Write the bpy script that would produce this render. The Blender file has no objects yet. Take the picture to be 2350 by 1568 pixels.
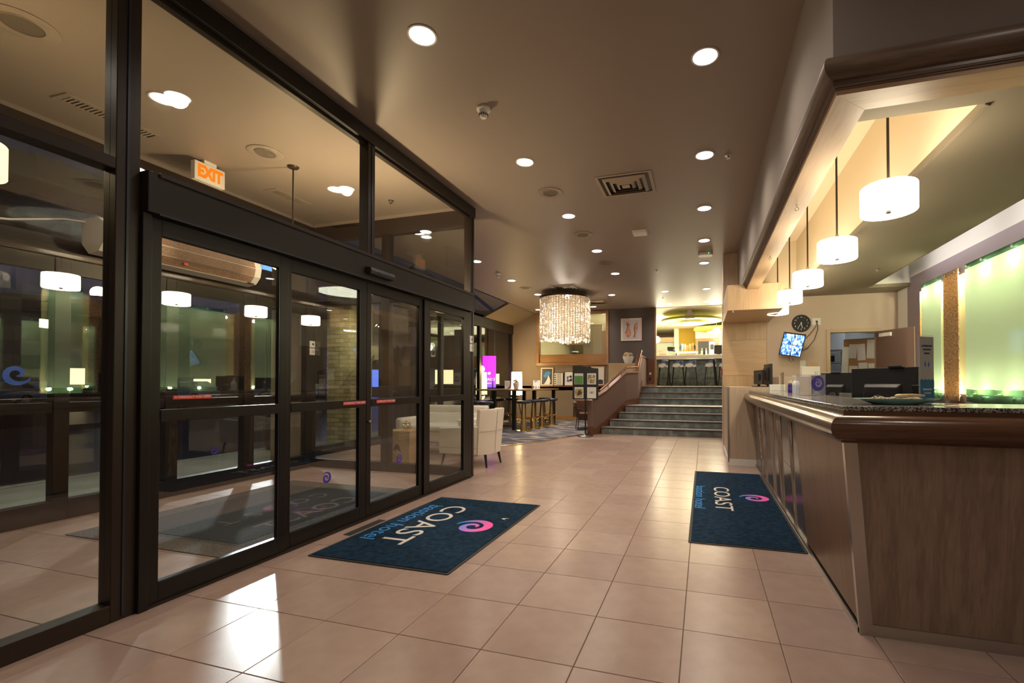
import bpy, bmesh, math, random
from mathutils import Vector, Matrix
random.seed(7)
S = bpy.context.scene
COL = S.collection
PI = math.pi
# ---------------------------------------------------------------- camera
cam_d = bpy.data.cameras.new('camera'); cam = bpy.data.objects.new('camera', cam_d); COL.objects.link(cam)
cam_d.sensor_fit = 'HORIZONTAL'; cam_d.sensor_width = 36; cam_d.lens = 36 * 1050.48 / 2350
cam_d.shift_x = (1175 - 1299.52) / 2350; cam_d.shift_y = (864.16 - 784) / 2350
cam.location = (0, 0, 1.267); cam.rotation_euler = (PI / 2 + .0135, 0, .2914)
cam_d.clip_start = .05; cam_d.clip_end = 300
S.camera = cam
# ---------------------------------------------------------------- world (night sky), exposure
W = bpy.data.worlds.new('night'); S.world = W; W.use_nodes = True
bg = W.node_tree.nodes['Background']; bg.inputs[0].default_value = (.012, .02, .04, 1); bg.inputs[1].default_value = .35
vs = S.view_settings; vs.view_transform = 'Standard'; vs.look = 'None'; vs.gamma = 1; vs.use_curve_mapping = False
vs.exposure = 1.0
cy = S.cycles
cy.use_denoising = True; cy.max_bounces = 10; cy.diffuse_bounces = 4; cy.glossy_bounces = 4; cy.transparent_max_bounces = 24
cy.sample_clamp_indirect = 6; cy.caustics_reflective = False; cy.caustics_refractive = False
WARM = (1, .86, .70)
DOWN_W = 46; PEND_E = 13.0
def add_light(name, kind, loc, power, color=WARM, rot=(0, 0, 0), **kw):
    d = bpy.data.lights.new(name, kind); d.energy = power; d.color = color
    for k, v in kw.items(): setattr(d, k, v)
    o = bpy.data.objects.new(name, d); COL.objects.link(o); o.location = loc; o.rotation_euler = rot
    return o
# street flood light (its fixture is built with the street)
FLOOD = (-12.0, 10.13, 4.65)
add_light('flood_light_beam', 'SPOT', tuple(Vector(FLOOD) + .25 * (Vector((-2.2, 2.0, 0)) - Vector(FLOOD)).normalized()), 1500, (.95, .97, 1), rot=(Vector((-2.2, 2.0, 0)) - Vector(FLOOD)).to_track_quat('-Z', 'Y').to_euler(), spot_size=.42, spot_blend=.5, shadow_soft_size=.12)
add_light('street_glow', 'AREA', (-22, 6, 7), 14, (.75, .85, 1), rot=(0, 0, 0), shape='DISK', size=5)
add_light('pillar_glow', 'SPOT', (-6.15, 6.7, 3.1), 55, (1, .85, .5), rot=(Vector((-7, 7.7, 1.2)) - Vector((-6.15, 6.7, 3.1))).to_track_quat('-Z', 'Y').to_euler(), spot_size=1.5, spot_blend=.8, shadow_soft_size=.08)  # added spot with no fixture, brightens the brick pillar
add_light('canopy_glow', 'AREA', (-6.9, 3.5, 3.1), 20, (1, .93, .75), shape='DISK', size=1.2)
# ---------------------------------------------------------------- materials
def nodes(name):
    m = bpy.data.materials.new(name); m.use_nodes = True
    t = m.node_tree; p = t.nodes['Principled BSDF']
    return m, t, p
def N(t, kind, **kw):
    n = t.nodes.new(kind)
    for k, v in kw.items():
        if isinstance(k, str) and hasattr(n, k): setattr(n, k, v)
    return n
def L(t, a, b): t.links.new(a, b)
def mat(name, c, r=.5, metal=0, emit=0, ec=None, bump=0, bscale=60, spec=None, var=0, vscale=3, coat=0):
    m, t, p = nodes(name)
    p.inputs['Base Color'].default_value = (*c, 1); p.inputs['Roughness'].default_value = r; p.inputs['Metallic'].default_value = metal
    if spec is not None: p.inputs['Specular IOR Level'].default_value = spec
    if coat: p.inputs['Coat Weight'].default_value = coat; p.inputs['Coat Roughness'].default_value = .15
    if emit:
        p.inputs['Emission Color'].default_value = (*(ec or c), 1); p.inputs['Emission Strength'].default_value = emit
    if bump or var:
        tc = N(t, 'ShaderNodeTexCoord'); no = N(t, 'ShaderNodeTexNoise'); no.inputs['Scale'].default_value = vscale if var else bscale
        no.inputs['Detail'].default_value = 5
        L(t, tc.outputs['Object'], no.inputs['Vector'])
        if var:
            mx = N(t, 'ShaderNodeMix', data_type='RGBA'); cr = N(t, 'ShaderNodeMapRange'); cr.inputs[1].default_value = .35; cr.inputs[2].default_value = .65
            L(t, no.outputs[0], cr.inputs[0]); L(t, cr.outputs[0], mx.inputs[0])
            mx.inputs[6].default_value = (*[x * (1 - var) for x in c], 1); mx.inputs[7].default_value = (*[min(1, x * (1 + var)) for x in c], 1)
            L(t, mx.outputs[2], p.inputs['Base Color'])
        if bump:
            n2 = no
            if var:
                n2 = N(t, 'ShaderNodeTexNoise'); n2.inputs['Scale'].default_value = bscale; L(t, tc.outputs['Object'], n2.inputs['Vector'])
            b = N(t, 'ShaderNodeBump'); b.inputs['Strength'].default_value = bump; b.inputs['Distance'].default_value = .01
            L(t, n2.outputs[0], b.inputs['Height']); L(t, b.outputs[0], p.inputs['Normal'])
    return m
def mat_wood(name, c1, c2, axis=2, scale=14, stretch=.06, r=.4, rings=.0, coat=0, spec=.5):
    """grain drawn out along one axis of the object"""
    m, t, p = nodes(name)
    tc = N(t, 'ShaderNodeTexCoord'); mp = N(t, 'ShaderNodeMapping')
    sc = [1, 1, 1]; sc[axis] = stretch; mp.inputs['Scale'].default_value = sc
    L(t, tc.outputs['Object'], mp.inputs['Vector'])
    a = N(t, 'ShaderNodeTexNoise'); a.inputs['Scale'].default_value = scale; a.inputs['Detail'].default_value = 6; a.inputs['Roughness'].default_value = .65; a.inputs['Distortion'].default_value = .6
    f = N(t, 'ShaderNodeTexNoise'); f.inputs['Scale'].default_value = scale * 9; f.inputs['Detail'].default_value = 3
    L(t, mp.outputs[0], a.inputs['Vector']); L(t, mp.outputs[0], f.inputs['Vector'])
    w = N(t, 'ShaderNodeMath', operation='SINE'); mu = N(t, 'ShaderNodeMath', operation='MULTIPLY'); mu.inputs[1].default_value = 26
    L(t, a.outputs[0], mu.inputs[0]); L(t, mu.outputs[0], w.inputs[0])
    ad = N(t, 'ShaderNodeMath', operation='MULTIPLY_ADD'); ad.inputs[1].default_value = .22; ad.inputs[2].default_value = .5
    L(t, w.outputs[0], ad.inputs[0])
    a2 = N(t, 'ShaderNodeMath', operation='MULTIPLY_ADD'); a2.inputs[1].default_value = .9
    sb = N(t, 'ShaderNodeMath', operation='SUBTRACT'); sb.inputs[1].default_value = .5
    L(t, f.outputs[0], sb.inputs[0]); L(t, sb.outputs[0], a2.inputs[0]); L(t, ad.outputs[0], a2.inputs[2])
    mx = N(t, 'ShaderNodeMix', data_type='RGBA'); mx.inputs[6].default_value = (*c1, 1); mx.inputs[7].default_value = (*c2, 1)
    L(t, a2.outputs[0], mx.inputs[0]); L(t, mx.outputs[2], p.inputs['Base Color'])
    p.inputs['Roughness'].default_value = r; p.inputs['Specular IOR Level'].default_value = spec
    if coat: p.inputs['Coat Weight'].default_value = coat; p.inputs['Coat Roughness'].default_value = .12
    return m
def mat_pane(name, tint=(1, 1, 1), f0=.05, rough=0.0, haze=0.0, hazec=(.6, .75, .6)):
    """clear architectural glass: transmits straight through, mirrors more at grazing angles"""
    m = bpy.data.materials.new(name); m.use_nodes = True; t = m.node_tree; t.nodes.clear()
    out = N(t, 'ShaderNodeOutputMaterial'); g = N(t, 'ShaderNodeNewGeometry')
    d = N(t, 'ShaderNodeVectorMath', operation='DOT_PRODUCT'); L(t, g.outputs['Normal'], d.inputs[0]); L(t, g.outputs['Incoming'], d.inputs[1])
    ab = N(t, 'ShaderNodeMath', operation='ABSOLUTE'); L(t, d.outputs['Value'], ab.inputs[0])
    om = N(t, 'ShaderNodeMath', operation='SUBTRACT'); om.inputs[0].default_value = 1; L(t, ab.outputs[0], om.inputs[1])
    pw = N(t, 'ShaderNodeMath', operation='POWER'); pw.inputs[1].default_value = 5; L(t, om.outputs[0], pw.inputs[0])
    ma = N(t, 'ShaderNodeMath', operation='MULTIPLY_ADD'); ma.inputs[1].default_value = 1 - f0; ma.inputs[2].default_value = f0; L(t, pw.outputs[0], ma.inputs[0])
    tr = N(t, 'ShaderNodeBsdfTransparent'); tr.inputs[0].default_value = (*tint, 1)
    gl = N(t, 'ShaderNodeBsdfGlossy'); gl.inputs['Roughness'].default_value = rough
    mx = N(t, 'ShaderNodeMixShader'); L(t, ma.outputs[0], mx.inputs[0]); L(t, gl.outputs[0], mx.inputs[2])
    if haze:
        df = N(t, 'ShaderNodeBsdfDiffuse'); df.inputs[0].default_value = (*hazec, 1)
        tl = N(t, 'ShaderNodeBsdfTranslucent'); tl.inputs[0].default_value = (*hazec, 1)
        m1 = N(t, 'ShaderNodeMixShader'); m1.inputs[0].default_value = .6; L(t, df.outputs[0], m1.inputs[1]); L(t, tl.outputs[0], m1.inputs[2])
        m2 = N(t, 'ShaderNodeMixShader'); m2.inputs[0].default_value = haze; L(t, tr.outputs[0], m2.inputs[1]); L(t, m1.outputs[0], m2.inputs[2])
        L(t, m2.outputs[0], mx.inputs[1])
    else: L(t, tr.outputs[0], mx.inputs[1])
    L(t, mx.outputs[0], out.inputs[0])
    return m
def mat_noise2(name, stops, scale=3, r=.8, detail=4, mapscale=(1, 1, 1), metal=0, bump=0, kind='noise'):
    m, t, p = nodes(name)
    tc = N(t, 'ShaderNodeTexCoord'); mp = N(t, 'ShaderNodeMapping'); mp.inputs['Scale'].default_value = mapscale
    L(t, tc.outputs['Object'], mp.inputs['Vector'])
    no = N(t, 'ShaderNodeTexVoronoi' if kind == 'vor' else 'ShaderNodeTexNoise'); no.inputs['Scale'].default_value = scale
    if kind == 'vor': no.feature = 'DISTANCE_TO_EDGE'
    else: no.inputs['Detail'].default_value = detail
    L(t, mp.outputs[0], no.inputs['Vector'])
    cr = N(t, 'ShaderNodeValToRGB'); e = cr.color_ramp.elements
    while len(e) < len(stops): e.new(.5)
    for k, (pos, c) in enumerate(stops): e[k].position = pos; e[k].color = (*c, 1)
    L(t, no.outputs[0], cr.inputs[0]); L(t, cr.outputs[0], p.inputs['Base Color'])
    p.inputs['Roughness'].default_value = r; p.inputs['Metallic'].default_value = metal
    if bump:
        b = N(t, 'ShaderNodeBump'); b.inputs['Strength'].default_value = bump; b.inputs['Distance'].default_value = .01
        L(t, no.outputs[0], b.inputs['Height']); L(t, b.outputs[0], p.inputs['Normal'])
    return m
def mat_grad(name, c1, c2, axis, lo, hi, r=.9, emit=0):
    m, t, p = nodes(name)
    tc = N(t, 'ShaderNodeTexCoord'); sp = N(t, 'ShaderNodeSeparateXYZ'); L(t, tc.outputs['Object'], sp.inputs[0])
    mr = N(t, 'ShaderNodeMapRange'); mr.inputs[1].default_value = lo; mr.inputs[2].default_value = hi; L(t, sp.outputs[axis], mr.inputs[0])
    mx = N(t, 'ShaderNodeMix', data_type='RGBA'); mx.inputs[6].default_value = (*c1, 1); mx.inputs[7].default_value = (*c2, 1)
    L(t, mr.outputs[0], mx.inputs[0]); L(t, mx.outputs[2], p.inputs['Base Color']); p.inputs['Roughness'].default_value = r
    if emit: L(t, mx.outputs[2], p.inputs['Emission Color']); p.inputs['Emission Strength'].default_value = emit
    return m
M = {}
M['tile'] = []
for k, c in enumerate(((.375, .265, .222), (.36, .25, .21), (.39, .28, .236), (.345, .24, .205))):
    M['tile'].append(mat('floor_tile_%d' % k, c, r=.26, var=.05, vscale=9, bump=.02, bscale=160))
M['grout'] = mat('grout', (.16, .115, .09), r=.9)
M['ceiling'] = mat('ceiling_paint', (.28, .23, .195), r=.48, spec=.35, bump=.01, bscale=300)
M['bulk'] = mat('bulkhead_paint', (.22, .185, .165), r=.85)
M['taupe'] = mat('taupe_wallcover', (.195, .145, .098), r=.8, bump=.05, bscale=220)
M['taupe2'] = mat('grey_taupe_wallcover', (.095, .078, .074), r=.8, bump=.05, bscale=220)
M['deskwall'] = mat('beige_taupe_paint', (.50, .40, .32), r=.8)
M['deskceil'] = mat('desk_ceiling_paint', (.20, .165, .112), r=.8); M['coffer'] = mat('lit_trough_paint', (.72, .62, .46), r=.8)  # trough paler than the ceiling: pendant light put into its colour
M['mauve'] = mat('mauve_ribbed_wallcover', (.27, .22, .265), r=.6, bump=.05, bscale=120)
M['white'] = mat('white_paint', (.75, .73, .70), r=.6)
M['plastic'] = mat('white_plastic', (.72, .70, .66), r=.4)
M['bronze'] = mat('dark_bronze_aluminium', (.012, .0085, .007), r=.38, spec=.28)
M['bronze2'] = mat('brown_anodised_aluminium', (.024, .0155, .011), r=.38, spec=.3)
M['gasket'] = mat('blue_black_gasket', (.012, .018, .03), r=.3)
M['glass'] = mat_pane('clear_glass', (.95, .97, .96), f0=.068)
M['acrylic'] = mat_pane('clear_acrylic', (.97, .97, 1), f0=.05, haze=.06, hazec=(.8, .8, .9))
M['frost'] = mat_pane('frosted_green_glass', (.80, .95, .84), f0=.05, rough=.05, haze=.93, hazec=(.68, .80, .72))
M['frostband'] = mat_pane('clear_green_glass_edge', (.34, .52, .40), f0=.06, rough=.02, haze=.35, hazec=(.12, .20, .15))
M['copper'] = mat_noise2('hammered_copper_resin', ((.0, (.10, .05, .03)), (.10, (.47, .33, .20)), (.4, (.78, .60, .38))), scale=48, r=.3, kind='vor', bump=.6)
def see_through(m, f):
    t = m.node_tree; p = t.nodes['Principled BSDF']; src = p.inputs['Base Color'].links[0].from_socket; out = t.nodes['Material Output']
    tl = N(t, 'ShaderNodeBsdfTranslucent'); L(t, src, tl.inputs[0]); mx = N(t, 'ShaderNodeMixShader'); mx.inputs[0].default_value = f
    L(t, p.outputs[0], mx.inputs[1]); L(t, tl.outputs[0], mx.inputs[2]); L(t, mx.outputs[0], out.inputs[0])
see_through(M['copper'], .55)
M['steel'] = mat('brushed_steel', (.55, .53, .5), r=.28, metal=1)
M['chrome'] = mat('chrome', (.8, .8, .8), r=.12, metal=1)
M['brass'] = mat('brass', (.60, .40, .15), r=.25, metal=1)
M['brassham'] = mat('hammered_brass', (.50, .38, .18), r=.32, metal=1, bump=.5, bscale=45)
M['black'] = mat('black_plastic', (.012, .012, .014), r=.4)
M['blackmetal'] = mat('black_metal', (.012, .011, .011), r=.35, metal=.3)
M['lens'] = mat('lit_downlight_lens', (1, 1, 1), emit=9, ec=(1, .94, .88))
M['shade'] = mat('lit_glass_shade', (1, .95, .85), emit=PEND_E, ec=(1, .86, .62))
M['lampshade'] = mat('lit_fabric_shade', (1, .9, .7), emit=4.5, ec=(1, .80, .42))
M['yshade'] = mat('lit_amber_shade', (1, .8, .4), emit=1.3, ec=(1, .72, .28))
M['globe'] = mat('lit_globe', (1, 1, .9), emit=3.0, ec=(1, .93, .72))
M['walnut_front'] = mat_wood('walnut_laminate', (.18, .125, .095), (.32, .235, .18), axis=2, scale=9, stretch=.07, r=.42)
M['walnut_side'] = mat_wood('walnut_veneer', (.13, .075, .042), (.235, .14, .078), axis=2, scale=9, stretch=.07, r=.38)
M['roll'] = mat_wood('dark_stained_oak_y', (.060, .030, .016), (.13, .070, .036), axis=1, scale=16, stretch=.05, r=.24, coat=.3)
M['rollx'] = mat_wood('dark_stained_oak_x', (.060, .026, .014), (.13, .058, .030), axis=0, scale=16, stretch=.05, r=.24, coat=.3)
M['darkwoody'] = mat_wood('ebonised_oak_y', (.085, .058, .044), (.18, .125, .095), axis=1, scale=14, stretch=.05, r=.42, spec=.2)
M['darkwoodx'] = mat_wood('ebonised_oak_x', (.095, .064, .046), (.20, .14, .10), axis=0, scale=14, stretch=.05, r=.35)
M['oaky'] = mat_wood('light_oak_y', (.44, .29, .16), (.56, .39, .23), axis=1, scale=12, stretch=.06, r=.42)
M['oakx'] = mat_wood('light_oak_x', (.44, .29, .16), (.56, .39, .23), axis=0, scale=12, stretch=.06, r=.42)
M['oakz'] = mat_wood('light_oak_z', (.42, .28, .155), (.54, .38, .225), axis=2, scale=12, stretch=.06, r=.42)
M['oakgrey'] = mat_wood('grey_oak_z', (.40, .31, .225), (.52, .415, .31), axis=2, scale=12, stretch=.06, r=.45)
M['frameoak'] = mat_wood('honey_oak', (.21, .10, .035), (.33, .17, .06), axis=0, scale=14, stretch=.08, r=.35)
M['mahog'] = mat_wood('red_brown_wood', (.09, .035, .018), (.16, .066, .034), axis=0, scale=12, stretch=.08, r=.35)
M['stone'] = mat_noise2('speckled_granite', ((.38, (.025, .022, .022)), (.5, (.14, .125, .12)), (.62, (.42, .40, .38))), scale=130, r=.12, detail=2)
M['slate'] = [mat_noise2('green_slate_%d' % k, ((.3, tuple(x * .55 for x in c)), (.55, c), (.75, tuple(x * 1.6 for x in c))), scale=7, r=.45, detail=8, bump=.1) for k, c in enumerate(((.15, .175, .168), (.165, .19, .18), (.125, .15, .148), (.18, .20, .19)))]
M['treadstone'] = mat_noise2('pale_slate_tread', ((.3, (.30, .29, .29)), (.7, (.50, .48, .48))), scale=8, r=.4, detail=6)
M['nosing'] = mat('dark_nosing', (.06, .035, .028), r=.4)
M['matnavy'] = mat('navy_mat_pile', (.011, .030, .060), r=.98, var=.35, vscale=22, bump=.6, bscale=500, spec=.1)
M['rubber'] = mat('black_rubber', (.015, .013, .014), r=.7)
M['matgrey'] = mat_noise2('charcoal_entrance_mat', ((.35, (.012, .012, .014)), (.6, (.05, .05, .055)), (.75, (.11, .11, .12))), scale=190, r=.95, detail=1)
M['rug'] = mat_noise2('blue_grey_cloud_carpet', ((.34, (.018, .018, .04)), (.47, (.06, .058, .085)), (.56, (.17, .15, .14)), (.63, (.36, .30, .24)), (.72, (.10, .095, .11))), scale=2.3, r=.95, detail=8, mapscale=(1, 2.6, 1))
M['leather'] = mat('cream_leather', (.72, .65, .57), r=.42, bump=.04, bscale=90)
M['bluelea'] = mat('blue_black_leather', (.016, .022, .038), r=.3)
M['brownlea'] = mat('brown_leather', (.07, .03, .014), r=.45)
M['letter'] = mat('cream_mat_print', (.60, .55, .50), r=.95)
M['letterblue'] = mat('blue_mat_print', (.03, .22, .58), r=.95)
M['bluedecal'] = mat('blue_decal', (.01, .09, .55), r=.4)
M['purpdecal'] = mat('purple_decal', (.06, .035, .40), r=.4)
M['red'] = mat('red_sticker', (.55, .02, .025), r=.5)
M['paper'] = mat('white_paper', (.72, .70, .68), r=.7)
M['asphalt'] = mat_noise2('wet_asphalt', ((.35, (.006, .007, .008)), (.7, (.022, .024, .026))), scale=60, r=.28, detail=4, bump=.35)
M['pave'] = mat('concrete_pavement', (.30, .30, .25), r=.75, var=.12, vscale=2)
M['brick'] = [mat('yellow_brick_%d' % k, c, r=.8, bump=.2, bscale=80) for k, c in enumerate(((.42, .33, .16), (.36, .28, .13), (.46, .37, .20), (.32, .24, .11)))]
M['mortar'] = mat('mortar', (.10, .09, .07), r=.9)
M['lime'] = mat('lime_paint', (.42, .44, .05), r=.6)
M['cream'] = mat('cream_paint', (.72, .66, .48), r=.75)
M['ochre'] = mat('ochre_paint', (.36, .23, .006), r=.7)
# ---------------------------------------------------------------- mesh building
class MB:
    def __init__(s): s.v = []; s.f = []; s.m = []
    def add(s, vs_, fs, mi=0):
        b = len(s.v); s.v += [tuple(v) for v in vs_]; s.f += [tuple(b + i for i in f) for f in fs]; s.m += [mi] * len(fs); return s
    def box(s, x0, x1, y0, y1, z0, z1, mi=0, T=None):
        p = [(x0, y0, z0), (x1, y0, z0), (x1, y1, z0), (x0, y1, z0), (x0, y0, z1), (x1, y0, z1), (x1, y1, z1), (x0, y1, z1)]
        if T is not None: p = [T @ Vector(q) for q in p]
        return s.add(p, [(0, 3, 2, 1), (4, 5, 6, 7), (0, 1, 5, 4), (1, 2, 6, 5), (2, 3, 7, 6), (3, 0, 4, 7)], mi)
    def cbox(s, c, d, mi=0, T=None):
        return s.box(c[0] - d[0] / 2, c[0] + d[0] / 2, c[1] - d[1] / 2, c[1] + d[1] / 2, c[2] - d[2] / 2, c[2] + d[2] / 2, mi, T)
    def hexa(s, lo, hi, mi=0):
        """two quads (4 points each, same order) joined"""
        return s.add(list(lo) + list(hi), [(0, 3, 2, 1), (4, 5, 6, 7), (0, 1, 5, 4), (1, 2, 6, 5), (2, 3, 7, 6), (3, 0, 4, 7)], mi)
    def lathe(s, prof, n=20, c=(0, 0, 0), mi=0, cap=True, T=None):
        vs_ = []
        for r, z in prof:
            for k in range(n):
                a = 2 * PI * k / n; q = Vector((c[0] + r * math.cos(a), c[1] + r * math.sin(a), c[2] + z))
                vs_.append(T @ q if T is not None else q)
        fs = []
        for j in range(len(prof) - 1):
            for k in range(n):
                a = j * n + k; b = j * n + (k + 1) % n; fs.append((a, b, b + n, a + n))
        if cap: fs.append(tuple(range(n))[::-1]); fs.append(tuple((len(prof) - 1) * n + k for k in range(n)))
        return s.add(vs_, fs, mi)
    def cyl(s, p0, p1, r0, r1=None, n=10, mi=0):
        r1 = r0 if r1 is None else r1; p0 = Vector(p0); p1 = Vector(p1); d = p1 - p0
        T = Matrix.Translation(p0) @ d.to_track_quat('Z', 'Y').to_matrix().to_4x4()
        return s.lathe([(r0, 0), (r1, d.length)], n, mi=mi, T=T)
    def tube(s, pts, r, n=8, mi=0, closed=False):
        pts = [Vector(p) for p in pts]; K = len(pts); vs_ = []; up = None
        rr = r if isinstance(r, (list, tuple)) else [r] * K
        for i, p in enumerate(pts):
            a = pts[(i - 1) % K] if (closed or i) else p; b = pts[(i + 1) % K] if (closed or i < K - 1) else p
            d = (b - a).normalized()
            if up is None: up = Vector((0, 0, 1)) if abs(d.z) < .9 else Vector((1, 0, 0))
            x = d.cross(up).normalized(); y = x.cross(d).normalized(); up = y
            for k in range(n):
                q = 2 * PI * k / n; vs_.append(p + x * math.cos(q) * rr[i] + y * math.sin(q) * rr[i])
        fs = []
        for j in range(K if closed else K - 1):
            for k in range(n):
                a = j * n + k; b = j * n + (k + 1) % n; c2 = ((j + 1) % K) * n
                fs.append((a, b, c2 + (k + 1) % n, c2 + k))
        if not closed: fs.append(tuple(range(n))[::-1]); fs.append(tuple((K - 1) * n + k for k in range(n)))
        return s.add(vs_, fs, mi)
    def prism(s, poly, a0, a1, axis=2, mi=0):
        """polygon extruded along an axis; poly in the two remaining axes in cyclic order"""
        def P(u, v, w):
            return {2: (u, v, w), 0: (w, u, v), 1: (u, w, v)}[axis]
        if axis == 1: poly = list(poly)[::-1]
        n = len(poly); vs_ = [P(u, v, a0) for u, v in poly] + [P(u, v, a1) for u, v in poly]
        fs = [tuple(range(n))[::-1], tuple(range(n, 2 * n))] + [(k, (k + 1) % n, n + (k + 1) % n, n + k) for k in range(n)]
        return s.add(vs_, fs, mi)
    def strip(s, A, B, mi=0):
        n = len(A); return s.add(list(A) + list(B), [(k, k + 1, n + k + 1, n + k) for k in range(n - 1)], mi)
    def sphere(s, c, r, n=14, m=8, mi=0, sc=(1, 1, 1)):
        prof = [(max(1e-4, math.sin(PI * j / m)), -math.cos(PI * j / m)) for j in range(m + 1)]
        T = Matrix.Translation(Vector(c)) @ Matrix.Diagonal((r * sc[0], r * sc[1], r * sc[2], 1))
        return s.lathe(prof, n, mi=mi, T=T)
    def mesh(s, name, mats, smooth=0):
        me = bpy.data.meshes.new(name); me.from_pydata(s.v, [], s.f)
        for m in (mats if isinstance(mats, (list, tuple)) else [mats]): me.materials.append(m)
        if any(s.m): me.polygons.foreach_set('material_index', s.m)
        if smooth:
            me.polygons.foreach_set('use_smooth', [True] * len(me.polygons)); me.set_sharp_from_angle(angle=math.radians(smooth))
        me.update(); return me
    def build(s, name, mats, parent=None, smooth=0, bevel=0, seg=2, loc=None):
        me = s.mesh(name, mats, smooth); o = bpy.data.objects.new(name, me); COL.objects.link(o)
        if parent: o.parent = parent
        if loc: o.location = loc
        if bevel:
            b = o.modifiers.new('bevel', 'BEVEL'); b.width = bevel; b.segments = seg; b.limit_method = 'ANGLE'; b.angle_limit = .6; b.harden_normals = False
        return o
def tag(o, label=None, cat=None, group=None, kind=None):
    if label: o['label'] = label
    if cat: o['category'] = cat
    if group: o['group'] = group
    if kind: o['kind'] = kind
    return o
def thing(name, label, cat, loc=(0, 0, 0), rz=0, group=None):
    o = bpy.data.objects.new(name, None); COL.objects.link(o); o.location = loc; o.rotation_euler = (0, 0, rz)
    o.empty_display_size = .1
    return tag(o, label, cat, group)
def struct(o, label=None): o['kind'] = 'structure'; return tag(o, label)
def sroot(name, label=None):
    o = bpy.data.objects.new(name, None); COL.objects.link(o); return struct(o, label)
KIDS = {}
def dup(root, loc, rz=None, label=None, group=None):
    def cp(o, par):
        c = o.copy(); COL.objects.link(c)
        if par: c.parent = par
        for ch in list(o.children): cp(ch, c)
        return c
    r = cp(root, None); r.location = loc
    if rz is not None: r.rotation_euler = (0, 0, rz)
    if label: r['label'] = label
    if group: r['group'] = group
    return r
def B(name, box, m, parent=None, bevel=0, mi=0): return MB().box(*box).build(name, m, parent, bevel=bevel)
def text_mesh(name, s, size, m, parent=None, loc=(0, 0, 0), rot=(0, 0, 0), align='CENTER', ext=.0008, sx=1.0, space=1.0, bold=0):
    cu = bpy.data.curves.new('t', 'FONT'); cu.body = s; cu.size = size; cu.align_x = align; cu.align_y = 'CENTER'; cu.extrude = ext; cu.space_character = space; cu.resolution_u = 4; cu.offset = bold
    o = bpy.data.objects.new('t', cu); COL.objects.link(o)
    bpy.context.view_layer.update()
    me = bpy.data.meshes.new_from_object(o.evaluated_get(bpy.context.evaluated_depsgraph_get()))
    bpy.data.objects.remove(o); me.name = name
    me.materials.clear(); me.materials.append(m)
    q = bpy.data.objects.new(name, me); COL.objects.link(q); q.parent = parent; q.location = loc; q.rotation_euler = rot; q.scale = (sx, 1, 1)
    return q
def swirl(R, th=.0008, turns=1.5, n=72, a0=-2.55, w=.225):
    """the wave spiral: a band that swells from a thin tail and winds inwards"""
    mb = MB(); O = []; I = []
    for k in range(n + 1):
        t = k / n; a = a0 - 2 * PI * turns * t
        rc = .84 - .70 * t; ww = w * min(1, .10 + t / .26) ** .8 * max(.02, 1 - t) ** .45
        O.append((R * (rc + ww) * math.cos(a), R * (rc + ww) * math.sin(a))); I.append((R * max(.0, rc - ww) * math.cos(a), R * max(.0, rc - ww) * math.sin(a)))
    A = [(x, y, th) for x, y in O]; C_ = [(x, y, th) for x, y in I]; A0 = [(x, y, 0) for x, y in O]; C0 = [(x, y, 0) for x, y in I]
    mb.strip(C_, A); mb.strip(A0, C0); mb.strip(A, A0); mb.strip(C0, C_)
    return mb
def rrect(w, h, r, n=4):
    p = []
    for cx, cy_, a in ((w / 2 - r, h / 2 - r, 0), (-w / 2 + r, h / 2 - r, PI / 2), (-w / 2 + r, -h / 2 + r, PI), (w / 2 - r, -h / 2 + r, 1.5 * PI)):
        for k in range(n + 1): p.append((cx + r * math.cos(a + PI / 2 * k / n), cy_ + r * math.sin(a + PI / 2 * k / n)))
    return p
# ================================================================ FLOOR
ZC = 3.67; GX, GY, GT = -.1045, 3.3529, .4572
fl = B('floor', (-6.5, 3.25, -2.6, 14.95, -.10, -.006), M['grout']); struct(fl, 'pinkish brown square floor tiles of the lobby and entrance')
tiles = []
thh, cc, ss = .2914, math.cos(.2914), math.sin(.2914)
for i in range(-14, 8):
    for j in range(-13, 26):
        x0, x1 = GX + i * GT + .002, GX + (i + 1) * GT - .002; y0, y1 = GY + j * GT + .002, GY + (j + 1) * GT - .002
        x0, x1 = max(x0, -6.4), min(x1, 3.1); y0, y1 = max(y0, -2.5), min(y1, 14.75)
        if x1 - x0 < .03 or y1 - y0 < .03: continue
        xm, ym = (x0 + x1) / 2, (y0 + y1) / 2
        if xm > .9 and ym > 2.9: continue
        if xm < -3.9 and ym > 11.5: continue
        if ym > 11.3 and xm > -3: continue
        d = -xm * ss + ym * cc; r = xm * cc + ym * ss
        px = 1299 + 1050 * r / d if d > .5 else 1e9; py = 878 + 1050 * 1.267 / d if d > .5 else 1e9
        vis = d > .8 and -150 < px < 2500 and py < 1720
        tiles.append((-(1050 * GT / d) if vis else 0, x0, x1, y0, y1, i, j))
tiles.sort()
cache = {}; rest = MB()
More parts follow.
